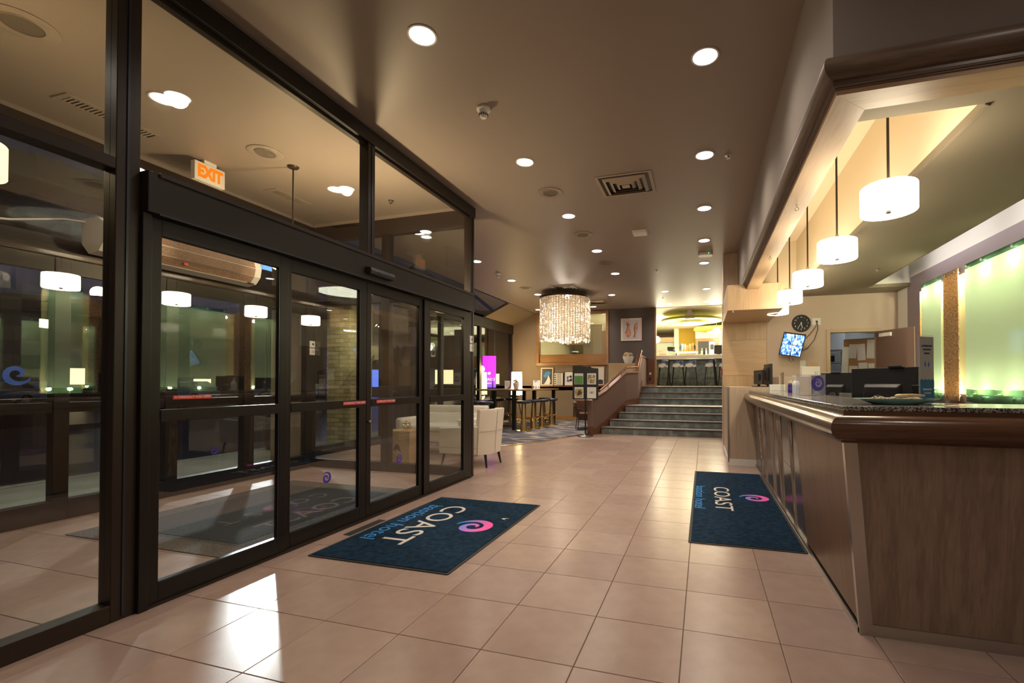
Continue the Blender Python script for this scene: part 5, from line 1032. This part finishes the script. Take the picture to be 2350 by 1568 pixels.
def diffuser(label, x, y, w, d, rz=0):
    t = thing('air_diffuser', label, 'air vent', (x, y, ZC), rz); vm_ = mat('vent_paint', (.36, .29, .22), r=.6) if 'vent_paint' not in bpy.data.materials else bpy.data.materials['vent_paint']
    B('plenum', (-w / 2 + .04, w / 2 - .04, -d / 2 + .04, d / 2 - .04, -.003, -.001), M['black'], t)
    for k, s_ in enumerate((1.0, .76, .54, .33)):
        a, b = w / 2 * s_, d / 2 * s_; a2, b2 = a - w * .055, b - d * .055; zz0, zz1 = (-.012, -.004) if k else (-.008, -.002)
        q = MB(); o_ = [(-a, -b, zz0), (a, -b, zz0), (a, b, zz0), (-a, b, zz0), (-a, -b, zz0)]; i_ = [(-a2, -b2, zz0 - (.02 if k else 0)), (a2, -b2, zz0 - (.02 if k else 0)), (a2, b2, zz0 - (.02 if k else 0)), (-a2, b2, zz0 - (.02 if k else 0)), (-a2, -b2, zz0 - (.02 if k else 0))]
        q.strip(o_, i_); q.strip([(x_, y_, zz1) for x_, y_, _ in o_], o_); q.build('louvre', vm_, t)
    B('centre_plate', (-w * .07, w * .07, -d * .07, d * .07, -.03, -.022), vm_, t)
diffuser('large square ceiling air diffuser right of the middle of the lobby', -.89, 5.49, .66, .60); diffuser('square ceiling air diffuser just in front of the chandelier', -3.3, 10.95, .66, .6); diffuser('farthest square air diffuser behind the chandelier', -3.0, 13.3, .6, .6)
for k, (y0, y1) in enumerate(((2.41, 3.12), (4.35, 4.88))):
    t = thing('slot_vent', ('nearer' if k == 0 else 'farther') + ' long slotted air vent in the vestibule ceiling', 'air vent', (-5.145, (y0 + y1) / 2, ZC)); h_ = (y1 - y0) / 2
    MB().box(-.10, -.06, -h_, h_, -.008, 0).box(.06, .10, -h_, h_, -.008, 0).box(-.06, .06, -h_, -h_ + .04, -.008, 0).box(-.06, .06, h_ - .04, h_, -.008, 0).build('frame', M['ceiling'], t)
    B('shaft', (-.06, .06, -h_ + .04, h_ - .04, -.002, -.001), M['black'], t)
    q = MB(); n_ = int(h_ * 2 / .032)
    for i in range(n_): q.box(-.06, .06, -h_ + .05 + i * .031, -h_ + .05 + i * .031 + .014, -.007, -.002)
    q.build('fins', bpy.data.materials['vent_paint'], t)['kind'] = 'stuff'
for k, (x, y) in enumerate(((-1.836, 3.60), (-4.318, 9.2))):
    t = thing('smoke_detector', ('white smoke detector on the lobby ceiling near the camera', 'small white smoke detector on the lounge ceiling beyond the glass screen')[k], 'smoke detector', (x, y, ZC))
    MB().lathe([(.058, 0), (.062, -.012), (.058, -.022)], 24).build('base', M['plastic'], t, smooth=40); MB().lathe([(.046, -.022), (.040, -.048), (.034, -.075), (.020, -.090), (.001, -.092)], 24, cap=False).build('head', M['plastic'], t, smooth=40)
    q = MB()
    for i in range(12):
        a = 2 * PI * i / 12
        for zz in (-.058, -.068): q.box(.033, .040, -.006, .006, zz - .003, zz + .003, T=Matrix.Rotation(a, 4, 'Z'))
    q.build('sensing_slots', M['black'], t)['kind'] = 'stuff'
ap = thing('ceiling_sensor_box', 'small white rectangular box on the ceiling left of the right light row', 'access point', (-.96, 7.29, ZC)); B('case', (-.11, .11, -.09, .09, -.045, 0), M['plastic'], ap, bevel=.008); B('lip', (-.118, .118, -.098, .098, -.012, 0), M['paper'], ap)
ap = thing('wireless_access_point', 'oblong white access point with a green light on the ceiling', 'access point', (.043, 8.84, ZC)); MB().prism(rrect(.26, .20, .06), -.055, 0).build('case', M['plastic'], ap, bevel=.01); MB().box(.05, .06, -.103, -.099, -.035, -.025).build('status_light', mat('green_led', (.0, 1, .3), emit=3), ap)
for k, (x, y) in enumerate(((.258, 5.09), (-3.94, 5.085), (-.95, 9.9), (-1.1, 13.2))):
    t = thing('sprinkler', ('ceiling sprinkler beside the bulkhead', 'ceiling sprinkler in the vestibule', 'tiny ceiling sprinkler in the middle of the lobby', 'tiny ceiling sprinkler above the stairs')[k], 'sprinkler', (x, y, ZC)); MB().lathe([(.034, 0), (.036, -.004), (.02, -.008)], 18).build('escutcheon', M['steel'], t, smooth=40); MB().lathe([(.010, -.006), (.009, -.03), (.022, -.034), (.022, -.037)], 12).build('deflector', M['steel'], t)
t = thing('sprinkler', 'ceiling sprinkler in the dropped ceiling over the desk', 'sprinkler', (2.25, 7.1, 2.80)); MB().lathe([(.034, 0), (.036, -.004), (.02, -.008)], 18).build('escutcheon', M['steel'], t, smooth=40); MB().lathe([(.010, -.006), (.009, -.03), (.022, -.034), (.022, -.037)], 12).build('deflector', M['steel'], t)
# exit sign
ex = thing('exit_sign', 'white exit sign with orange letters hanging from the vestibule ceiling', 'sign', (-5.17, 3.635, 3.43)); B('case', (-.03, .03, -.16, .16, 0, .20), M['plastic'], ex, bevel=.004)
text_mesh('lettering', 'EXIT', .175, mat('exit_orange', (.62, .10, .0), emit=.45, ec=(1, .20, .0)), ex, (.0315, 0, .10), (PI / 2, 0, PI / 2), sx=.72, bold=.010); B('mount', (-.025, .025, -.06, .07, .20, .24), M['plastic'], ex)
fp = thing('fire_alarm_pull', 'small red fire alarm pull station on the side of the oak column', 'fire alarm', (.346, 9.3, 1.47)); B('box', (-.022, 0, -.045, .045, -.065, .065), M['red'], fp, bevel=.004); B('handle', (-.027, -.022, -.03, .03, -.01, .01), M['plastic'], fp)
# ================================================================ BAR
bc = thing('bar_counter', 'dark green stone bar counter with a thick pale top', 'bar counter', (0, 16.6, zb))
x = -1.72; k = 0
while x < 1.38: B('front_slab', (x + .002, min(x + .62, 1.4) - .002, 0, .03, 0, .94), M['slate'][k % 4], bc); x += .62; k += 1
B('core', (-1.72, 1.4, .03, .5, 0, .94), M['black'], bc); B('top', (-1.75, 1.45, -.16, .55, .935, 1.072), mat('bar_top', (.62, .56, .52), r=.3), bc, bevel=.006)
fab = mat_noise2('diamond_upholstery', ((.40, (.02, .035, .075)), (.5, (.12, .15, .25)), (.58, (.55, .52, .48))), scale=5.5, r=.8, detail=0)
def make_bs(lb):
    t = thing('bar_chair', lb, 'stool', (0, 0, 0), 0, 'patterned bar chairs at the bar')
    MB().prism(rrect(.34, .27, .07), -.015, .015, axis=1).build('backrest', fab, t).location = (0, -.17, .765); MB().box(-.19, .19, -.16, .18, .63, .68).build('seat', fab, t, bevel=.02)
    for sx_ in (-1, 1):
        for sy_ in (-1, 1): MB().cyl((sx_ * .15, sy_ * .13, .64), (sx_ * .21, sy_ * .19, 0), .014, .011, n=8).build('leg', M['blackmetal'], t)
        MB().cyl((sx_ * .15, -.14, .64), (sx_ * .14, -.17, .74), .01, n=6).build('back_post', M['blackmetal'], t)
    MB().tube([(-.18, -.165, .26), (.18, -.165, .26), (.18, .165, .26), (-.18, .165, .26)], .009, 6, closed=True).build('footrest', M['blackmetal'], t)
    return t
bs0 = None
for k, x in enumerate((-1.30, -.83, -.41, .235, .68)):
    lb = ('leftmost', 'second from left', 'middle', 'second from right', 'rightmost')[k] + ' blue and white patterned bar chair at the bar'
    if bs0 is None: bs0 = make_bs(lb); bs0.location = (x, 16.12, zb)
    else: dup(bs0, (x, 16.12, zb), .0, lb)
br = thing('barrier_stand', 'black metal barrier with splayed legs in front of the bar chairs', 'barrier', (-.38, 15.40, zb))
MB().tube([(-.70, 0, .86), (.70, 0, .86)], .026, 8).build('top_rail', M['blackmetal'], br)
for s_ in (-1, 1): MB().box(-.03, .03, -.02, .02, 0, .87, T=Matrix.Translation((s_ * .76, 0, 0)) @ Matrix.Rotation(-s_ * .075, 4, 'Y')).build('leg', M['blackmetal'], br); MB().lathe([(.15, 0), (.15, .008), (.04, .02)], 24, c=(s_ * .76, 0, 0)).build('foot_disc', M['blackmetal'], br, smooth=40)
tt_ = thing('tap_tower', 'chrome beer tap rail on the bar', 'tap tower', (-.62, 16.95, 2.228)); MB().tube([(-.44, 0, .12), (.44, 0, .12)], .035, 10).build('pipe', M['chrome'], tt_, smooth=40)
for x in (-.36, .36): MB().cyl((x, 0, 0), (x, 0, .12), .025).build('support', M['chrome'], tt_)
for k, (x, c_, h_) in enumerate(((-.80, (.02, .10, .22), .26), (-.72, (.75, .72, .66), .28), (-.63, (.6, .6, .6), .27), (-.55, (.55, .28, .14), .22), (-.46, (.6, .36, .16), .27), (-.37, (.45, .20, .06), .29), (-.29, (.02, .02, .02), .24))):
    t = thing('beer_tap', ('blue', 'white', 'silver', 'copper', 'tan', 'amber', 'black')[k] + ' beer tap handle on the bar', 'tap handle', (x, 16.91, 2.38)); MB().lathe([(.012, 0), (.012, .05), (.030, .08), (.034, h_ * .8), (.022, h_)], 10).build('handle', mat('tap_%d' % k, c_, r=.35), t, smooth=40); MB().cyl((0, -.03, -.06), (0, 0, .01), .012).build('spout', M['chrome'], t)
for k, (x, c_) in enumerate(((-.05, (.6, .55, .35)), (.03, (.02, .02, .02)), (.09, (.5, .48, .42)))): o = MB().lathe([(.035, 0), (.035, .15), (.013, .2), (.013, .27)], 12).build('bottle', mat('bottle_%d' % k, c_, r=.25), smooth=40); o.location = (x, 17.0, 2.228); tag(o, ('pale', 'black', 'silver topped')[k] + ' bottle on the bar right of the taps', 'bottle')
o = thing('menu_sign', 'white card stand on the left end of the bar', 'sign', (-1.40, 16.7, 2.228), .1); MB().prism([(-.19, 0), (.19, 0), (.18, .20), (-.18, .20)], -.005, .005, axis=1).build('card', M['paper'], o); MB().box(-.13, .13, -.008, -.005, .03, .07).build('card_print', mat('menu_tan', (.55, .38, .25), r=.6), o); B('foot', (-.12, .12, -.04, .06, 0, .006), M['plastic'], o)
o = thing('till_screen', 'black till screen on an angled arm behind the white card', 'till', (-1.12, 17.0, 2.228)); MB().box(-.16, .10, -.02, .02, .17, .33, T=Matrix.Rotation(.08, 4, 'Y')).build('screen', M['black'], o); MB().tube([(.06, 0, .26), (.14, 0, .16), (.19, 0, .0)], .03, 6).build('arm', M['black'], o)
o = thing('bar_monitor', 'black box screen at the right end of the bar', 'monitor', (.52, 16.95, 2.228)); B('screen', (-.16, .16, -.02, .02, .05, .36), M['black'], o, bevel=.005); B('stand', (-.06, .06, -.06, .06, 0, .06), M['black'], o)
q = MB()
for k in range(30): q.lathe([(.028, 0), (.032, .08)], 8, c=(-.9 + .055 * k, 17.02 + .03 * (k % 2), 2.228))
tag(q.build('glasses', M['acrylic']), 'row of small glasses along the back of the bar', 'glasses', kind='stuff')
dd = thing('poster_door', 'oak framed door with dark glass and two posters behind the bar', 'door', (.14, 20.48, zb)); B('frame', (-.47, .47, -.05, .02, 0, 2.0), M['frameoak'], dd, bevel=.01); B('dark_glass', (-.36, .36, -.06, -.05, .1, 1.88), M['black'], dd)
B('poster', (.09, .34, -.065, -.06, 1.3, 1.86), M['paper'], dd); B('poster', (.09, .34, -.065, -.06, .9, 1.28), grn, dd); B('poster_print', (.14, .28, -.068, -.065, 1.52, 1.74), M['black'], dd)
for k, (x, y, r, lb) in enumerate(((-.40, 16.55, 1.03, 'larger lime green disc hanging under the bar ceiling'), (.62, 19.5, 1.0, 'smaller lime green disc behind the larger one'))):
    t = thing('ceiling_disc', lb, 'ceiling disc', (x, y, 3.40)); MB().lathe([(r, 0), (r, .075), (.001, .075)], 56, cap=False).build('disc', M['lime'], t, smooth=40); MB().lathe([(.001, 0), (r, 0)], 56, cap=False).build('underside', M['lime'], t)
    MB().lathe([(.001, -.09), (.46, -.09), (.48, -.075), (.46, -.06), (.001, -.06)], 40, cap=False).build('lamp_disc', mat('lit_disc', (.8, .75, .7), emit=.5, ec=(1, .9, .75)) if k == 0 else bpy.data.materials['lit_disc'], t, smooth=40)
    for a in (0, 2.1, 4.2): MB().cyl((.4 * math.cos(a), .4 * math.sin(a), -.07), (.4 * math.cos(a), .4 * math.sin(a), .27), .006, n=6).build('hanger', M['steel'], t)
    add_light('disc_light', 'POINT', (x, y, 3.2), 30, (1, .88, .6), shadow_soft_size=.2)
for k, (x, y, z, lb) in enumerate(((.45, 17.2, 3.12, 'white globe lamp at the right of the bar'), (-1.66, 17.2, 2.86, 'white globe lamp half hidden by the left jamb of the stair opening'))):
    t = thing('globe_lamp', lb, 'globe lamp', (x, y, z)); MB().sphere((0, 0, 0), .13, 20, 12).build('globe', M['globe'], t, smooth=60); MB().cyl((0, 0, .12), (0, 0, ZC - z), .005, n=6).build('cord', M['steel'], t); add_light('globe_bulb', 'POINT', (x, y - .2, z - .1), 42, (1, .9, .65), shadow_soft_size=.13)
for x, y in ((-.9, 15.3), (.1, 15.3)): add_light('bar_entry_fill', 'SPOT', (x, y, ZC - .03), 26, (1, .86, .64), spot_size=2.0, spot_blend=.8, shadow_soft_size=.08)  # added spots with no fixtures, brighten the front of the bar
for k, (x, y) in enumerate(((-.52, 17.5), (-1.2, 19.6), (-3.2, 17), (-3.2, 20), (.8, 21.5))): dup(d0, (x, y, ZC), 0, ('small downlight above the left of the lime disc', 'downlight deeper in the bar on the left', 'downlight seen through the interior window', 'downlight far behind the interior window', 'downlight far right in the bar')[k], 'downlights in the bar'); add_light('bar_beam', 'SPOT', (x, y, ZC - .03), 70, (1, .86, .6), spot_size=2.2, spot_blend=.8, shadow_soft_size=.08)
add_light('bar_fill', 'AREA', (-2.5, 18.5, 3.6), 90, (1, .85, .55), shape='RECTANGLE', size=4, size_y=3)
add_light('bar_up', 'AREA', (-.8, 17.9, 2.3), 130, (1, .85, .55), rot=(PI, 0, 0), shape='RECTANGLE', size=2, size_y=.5)
o = thing('exit_sign', 'grey back of an exit sign hanging at the bar entrance', 'sign', (-.43, 15.6, 3.38)); B('case', (-.155, .155, -.02, .02, 0, .19), M['plastic'], o); B('mount', (-.08, .08, -.02, .02, .19, .29), M['plastic'], o)
iw = thing('dark_cabinet', 'black cabinet seen through the interior window', 'cabinet', (-4.1, 18.2, zb)); B('body', (-.22, .22, 0, .3, 0, 1.55), M['black'], iw); B('door', (-.2, .2, -.015, 0, .1, 1.5), M['blackmetal'], iw)
# ================================================================ STREET
struct(B('ground', (-90, -8.2, -20, 70, -.40, -.14), M['asphalt']), 'wet asphalt street'); struct(B('ground.001', (-8.2, -5.78, -20, 40, -.40, -.03), M['pave']), 'pale concrete pavement outside the entrance')
ks = thing('kerb', 'stone kerb between the pavement and the wet street', 'kerb', (-8.25, 0, 0))
for k in range(16): B('kerb_stone', (-.09, .09, -10 + k * 1.5 + .006, -10 + (k + 1) * 1.5 - .006, -.3, -.02), M['pave'], ks)
kk = thing('traffic_island', 'low dark traffic island kerb across the street', 'kerb', (-18.5, 10, -.14), .05)
for k in range(8): B('kerb_stone', (-.12, .12, -6 + k * 1.6 + .01, -6 + (k + 1) * 1.6 - .01, 0, .13), M['asphalt'], kk)
cbk = thing('concrete_block', 'tapered dark concrete block standing on the wet street', 'block', (-20.2, 8.85, -.14), .3); MB().hexa([(-.75, -.4, 0), (.75, -.4, 0), (.75, .4, 0), (-.75, .4, 0)], [(-.32, -.2, .62), (.32, -.2, .62), (.32, .2, .62), (-.32, .2, .62)]).build('block', M['black'], cbk, bevel=.04)
pll = thing('brick_pillar', 'yellow brick pillar standing on the pavement outside the vestibule', 'pillar', (0, 0, 0))
PX0, PX1, PY0, PY1 = -7.30, -6.72, 7.48, 8.10
B('core', (PX0 + .012, PX1 - .012, PY0 + .012, PY1 - .012, -.03, 3.4), M['mortar'], pll)
bcache = {}
def brick(cx, cy, cz, sx_, sy_, sz_, k):
    key = (round(sx_, 3), round(sy_, 3), k)
    if key not in bcache: bcache[key] = MB().cbox((0, 0, 0), (sx_, sy_, sz_)).mesh('brick', M['brick'][k])
    o = bpy.data.objects.new('brick', bcache[key]); COL.objects.link(o); o.parent = pll; o.location = (cx, cy, cz)
for c_ in range(40):
    z = -.03 + .084 * c_ + .038
    n_ = 0
    for (a0, a1, ax) in ((PX0, PX1, 0), (PY0, PY1, 1)):
        w_ = a1 - a0; cuts = [0, .2, .41, w_] if c_ % 2 else [0, .1, .31, .52, w_]
        cuts = [q_ for q_ in cuts if q_ < w_ - .02] + [w_]
        for u0, u1 in zip(cuts, cuts[1:]):
            l_ = u1 - u0 - .009; m_ = a0 + (u0 + u1) / 2; k = (c_ * 5 + n_ * 3 + int(u0 * 10)) % 4; n_ += 1
            if ax == 0: brick(m_, PY0 + .008 + .001 * (k % 3), z, l_, .022, .075, k)
            else: brick(PX1 - .008 - .001 * (k % 3), m_, z, .022, l_, .075, k)
def leafball(q, c, r, n, s_, ms):
    for k in range(n):
        v = Vector((random.gauss(0, 1), random.gauss(0, 1), random.gauss(0, 1))).normalized() * r * random.uniform(.55, 1); T = Matrix.Translation(Vector(c) + v) @ Matrix.Rotation(random.uniform(0, 6), 4, 'Z') @ Matrix.Rotation(random.uniform(-1, 1), 4, 'X')
        q.add([T @ Vector(p_) for p_ in ((-s_ * .4, 0, 0), (0, -s_ * .0, s_ * .15), (s_ * .4, 0, 0), (0, s_ * 1.4, 0))], [(0, 1, 3), (1, 2, 3)], random.randrange(ms))
sp_ = thing('potted_shrub', 'bushy dark green shrub in a dark tub outside the glass', 'shrub', (-8.0, 7.05, -.03)); MB().lathe([(.24, 0), (.34, .5), (.36, .52), (.30, .52), (.28, .44)], 20, cap=False).build('tub', M['black'], sp_, smooth=40)
q = MB(); [leafball(q, (x, y, z), r, 420, .07, 2) for x, y, z, r in ((0, 0, .85, .38), (.18, -.1, 1.0, .28), (-.2, .12, .95, .3), (.05, .25, .75, .3))]
q.build('foliage', [mat('leaf_dark', (.03, .075, .025), r=.6), mat('leaf_mid', (.06, .13, .035), r=.6)], sp_)['kind'] = 'stuff'; MB().cyl((0, 0, .3), (0, 0, .8), .03).build('stem', M['brownlea'], sp_)
pk = thing('round_post_sign', 'blue round sign on a pale post beside the brick pillar', 'sign', (-7.25, 7.0, -.03)); MB().cyl((0, 0, 0), (0, 0, 1.22), .03, n=12).build('post', M['plastic'], pk, smooth=40); MB().lathe([(.105, 0), (.105, .03)], 28, T=Matrix.Translation((0, -.015, 1.33)) @ Matrix.Rotation(PI / 2 - .0, 4, 'X') ).build('disc', M['bluedecal'], pk)
o = swirl(.07, a0=.5).build('swirl_mark', M['paper'], pk); o.location = (0, -.05, 1.33); o.rotation_euler = (PI / 2, 0, 0)
# wall mounted flood light, street lamp, signs
fx = thing('flood_light', 'bright white flood light high across the street', 'flood light', FLOOD); MB().box(-.42, .42, -.05, .06, -.26, .26).build('lit_face', mat('flood_face', (1, 1, 1), emit=16, ec=(.92, .97, 1)), fx).rotation_euler = (0, 0, .86); MB().cyl((-.08, .08, -.2), (-.08, .08, -FLOOD[2] - .14), .07).build('mast', M['blackmetal'], fx)
for k, (x, y, z) in enumerate(((-14.5, 16.0, 2.3), (-30, 33, 4.2), (-28, 45, 4.0), (-26, 52, 3.8))):
    t = thing('street_lamp', ('near', 'second', 'third', 'farthest')[k] + ' globe street lamp beyond the entrance glass', 'street lamp', (x, y, -.14)); MB().sphere((0, 0, z), .22, 14, 8).build('globe', mat('street_globe', (1, 1, 1), emit=9, ec=(.85, .97, 1)) if k == 0 else bpy.data.materials['street_globe'], t, smooth=60); MB().cyl((0, 0, 0), (0, 0, z - .2), .05).build('post', M['blackmetal'], t)
pb_ = mat_grad('purple_banner', (.10, .02, .55), (.45, .01, .75), 2, 0, 1.1, emit=.9)
def banner(label, x, y, z, rz, w_, h_, mirror, e=None):
    t = thing('lit_banner', label, 'sign', (x, y, z), rz); MB().box(-w_ / 2, w_ / 2, 0, .03, 0, h_).build('panel', e or pb_, t)
    lm = mat('banner_letter', (1, .9, 1), emit=1.2, ec=(1, .85, 1)) if 'banner_letter' not in bpy.data.materials else bpy.data.materials['banner_letter']
    s_ = -1 if mirror else 1
    o_ = text_mesh('lettering', 'COAST', w_ * .26, lm, t, (0, -.006, h_ * .26), (PI / 2, 0, 0)); o_.scale = (s_, 1, 1)
    o_ = text_mesh('lettering', 'hotels', w_ * .13, lm, t, (0, -.006, h_ * .14), (PI / 2, 0, 0)); o_.scale = (s_, 1, 1)
    o_ = swirl(w_ * .14, a0=.5).build('swirl_mark', lm, t); o_.location = (0, -.006, h_ * .46); o_.rotation_euler = (PI / 2, 0, 0); o_.scale = (s_, 1, 1)
    return t
banner('reflection of a purple COAST sign in the lounge window, modelled as a lit banner', -6.78, 13.75, 1.10, .45, .44, 1.05, True, mat_grad('purple_window_reflection', (.05, .10, .75), (.62, .015, .85), 2, -.1, .45, emit=1.0))  # glowing panel stands in for a sign mirrored in the window glass
banner('tall purple banner on the street seen through the left sliding door', -10.6, 11.4, .6, .75, .75, 2.1, False)
bldg = mat('night_facade', (.03, .03, .035), r=.8); litw = mat('lit_window', (1, .8, .5), emit=1.2, ec=(1, .72, .38)); litb = mat('lit_blue_sign', (.2, .3, 1), emit=1.0, ec=(.12, .20, .8))
def building(label, x, y, rz, w_, h_, wins, d_=6):
    t = thing('building', label, 'building', (x, y, -.14), rz); B('facade', (-w_ / 2, w_ / 2, 0, d_, 0, h_), bldg, t); B('cornice', (-w_ / 2 - .2, w_ / 2 + .2, -.2, .2, h_ - .4, h_), bldg, t)
    for (u, z, a, b, m_) in wins: f_ = B('window', (u - a / 2, u + a / 2, -.08, .02, z, z + b), M['blackmetal'], t); B('pane', (u - a / 2 + .06, u + a / 2 - .06, -.10, -.08, z + .06, z + b - .06), m_, f_)
    return t
b_ = bpy.data.objects['lit_banner']; [MB().cyl((u_, .015, 1.05), (u_, .015, 1.88), .006, n=6).build('hanging_wire', M['steel'], b_) for u_ in (-.18, .18)]
MB().cyl((0, .06, -.75), (0, .06, 2.1), .04, n=10).build('post', M['blackmetal'], bpy.data.objects['lit_banner.001'])
building('long dark building across the street with a few lit windows', -50, 18, 1.15, 60, 8, [(-20, .6, 2, 1.6, litw), (-12, 2.5, 1.2, .8, litw), (-3, 1.0, 1.6, 1.2, litb), (6, 1.2, 1.2, 1.4, litw), (14, 1.0, 1.4, .8, litw), (20, 3.4, 1, 1, bldg), (-8, 4, 1, 1.2, bldg), (0, 4, 1, 1.2, bldg), (10, 4.2, 1, 1.2, bldg)])
building('dark building down the street with a blue lit shop window', -27, 42, .35, 24, 9, [(-5.5, .9, 2.2, 1.9, litb), (1, 1.2, 2, 1.6, litw), (6, 1.2, 1.6, 1.2, litw), (-9, 4.5, 1.2, 1.4, bldg), (-2, 4.5, 1.2, 1.4, bldg), (4, 4.5, 1.2, 1.4, bldg)])
nn_ = thing('neon_sign', 'small yellow neon script reading backwards in the dark window', 'sign', (-16.9, 17.9, 2.62), .72); o = text_mesh('lettering', 'Gabogi', .27, mat('neon_yellow', (1, .9, .5), emit=5, ec=(1, .85, .4)), nn_, (0, 0, 0), (PI / 2, 0, 0)); o.scale = (-1, 1, 1); B('backing', (-.5, .5, .02, .06, -.2, .2), M['black'], nn_)
MB().cyl((0, .05, -.3), (0, .05, -2.76), .04).build('post', M['blackmetal'], nn_)
sw_ = thing('shop_window', 'blue lit shop window below the neon script', 'window display', (-17.2, 18.25, -.14), .72); B('pane', (-.30, .30, 0, .05, 1.35, 2.35), litb, sw_); B('frame', (-.5, .5, .05, .2, 0, 2.5), M['black'], sw_)
# cars
def make_car(lb):
    t = thing('car', lb, 'car', (0, 0, 0), 0, 'parked white cars across the street'); cw = mat('car_white', (.75, .75, .75), r=.25, coat=.4)
    MB().prism([(-2.2, .32), (2.15, .32), (2.25, .62), (2.1, .86), (1.25, .98), (.55, 1.46), (-1.35, 1.50), (-2.05, 1.05), (-2.25, .80)], -.86, .86, axis=1).build('body', cw, t, bevel=.07, seg=3)
    for s_ in (-1, 1):
        MB().prism([(1.05, .99), (.50, 1.40), (-1.28, 1.43), (-1.82, 1.05)], *((.862, .872) if s_ > 0 else (-.872, -.862)), axis=1).build('side_window', M['black'], t)
        for x in (-1.35, 1.35):
            w_ = MB().lathe([(.34, -.11), (.35, 0), (.34, .11)], 24, T=Matrix.Translation((x, s_ * .80, .34)) @ Matrix.Rotation(PI / 2, 4, 'X')).build('wheel', M['rubber'], t, smooth=40); MB().lathe([(.2, -.125), (.2, .125)], 16, T=Matrix.Translation((x, s_ * .80, .34)) @ Matrix.Rotation(PI / 2, 4, 'X')).build('hubcap', M['steel'], w_)
        B('head_light', (2.14, 2.22, s_ * .6 - .15, s_ * .6 + .15, .66, .78), M['acrylic'], t); B('tail_light', (-2.26, -2.18, s_ * .62 - .14, s_ * .62 + .14, .8, 1.0), M['red'], t)
    B('bumper', (2.16, 2.28, -.8, .8, .34, .5), M['black'], t)
    return t
cars = [(-43, 18.6, 'white parked car at the left edge, behind the blue wave decal'), (-36, 23.5, 'white parked car partly behind the left post'), (-33, 29.5, 'white parked car seen through the left entrance leaf')]
c0 = make_car(cars[0][2]); c0.location = (cars[0][0], cars[0][1], -.14); c0.rotation_euler = (0, 0, .3 + PI)
for x, y, lb in cars[1:]: dup(c0, (x, y, -.14), .5 + PI, lb)
add_light('car_park_light', 'POINT', (-36, 20, 6), 20, (.8, .9, 1), shadow_soft_size=.5)
# dark canopy with bluish glass panels outside
cn = thing('entrance_canopy', 'dark canopy with bluish glass panels outside the street doors', 'canopy', (-7.95, 2.5, 3.25))
for y in (-5.0, -2.4, .2, 2.8, 5.4): B('rafter', (.1, 2.1, y - .10, y + .10, -.10, .12), M['blackmetal'], cn)
for x in (.1, 2.0): B('purlin', (x - .09, x + .09, -5.0, 5.4, -.12, .10), M['blackmetal'], cn)
for y0 in (-4.9, -2.3, .3, 2.9):
    for x0_ in (.2,): B('glass_panel', (x0_, x0_ + 1.7, y0, y0 + 2.4, .02, .03), mat_pane('night_sky_glass', (.25, .35, .5), haze=.35, hazec=(.05, .10, .18)) if 'night_sky_glass' not in bpy.data.materials else bpy.data.materials['night_sky_glass'], cn)
for y in (-4.5, .2): MB().cyl((.12, y, 0), (.12, y, -3.28), .07).build('column', M['blackmetal'], cn)
# ================================================================ LOBBY MATS
def logo_mat(name, label, x0, x1, y0, y1, lx, ly, R, tx, ty, tsize, hx_, hsize, stretch=1.0):
    cx_, cy_ = (x0 + x1) / 2, (y0 + y1) / 2; t = thing(name, label, 'mat', (cx_, cy_, 0)); w, h = (x1 - x0) / 2, (y1 - y0) / 2
    MB().prism(rrect(2 * w, 2 * h, .012, 2), 0, .006).build('rubber_edge', M['rubber'], t); MB().box(-w + .022, w - .022, -h + .022, h - .022, .004, .0095).build('pile', M['matnavy'], t)
    g = mat_grad('wave_gradient_' + name + str(len(bpy.data.materials)), (.02, .22, .72), (.85, .10, .42), 1, -R * .75, R * .55)
    o = swirl(R, .0012, a0=-1.75, turns=1.5).build('wave_logo', g, t); o.location = (lx - cx_, ly - cy_, .0096); o.rotation_euler = (0, 0, -PI / 2)
    text_mesh('lettering', 'COAST', tsize, M['letter'], t, (tx - cx_, ty - cy_, .0105), (0, 0, -PI / 2), sx=stretch); text_mesh('lettering', 'bastion hotel', hsize, M['letterblue'], t, (hx_ - cx_, ty - cy_, .0105), (0, 0, -PI / 2), sx=stretch)
    return t
m1 = logo_mat('logo_mat', 'navy lobby mat with wave logo and COAST lettering by the sliding doors', -2.775, -1.613, 2.672, 4.455, -1.935, 3.61, .205, -2.385, 3.60, .345, -2.615, .200, 1.0)
MB().prism([(-.02, 0), (.03, -.03), (.01, .0), (.05, .03), (.0, .02)], .0096, .0105).build('scuff', M['letter'], m1).location = (.42, .33, 0)
MB().lathe([(.012, .0096), (.014, .0115), (.008, .0115)], 12, cap=False, c=(.54, .86, 0)).build('eyelet', M['brass'], m1)
logo_mat('logo_mat', 'navy mat with wave logo and COAST lettering along the reception desk', -.122, .738, 3.765, 6.80, .525, 5.36, .18, .185, 5.30, .245, -.045, .150, 1.32)
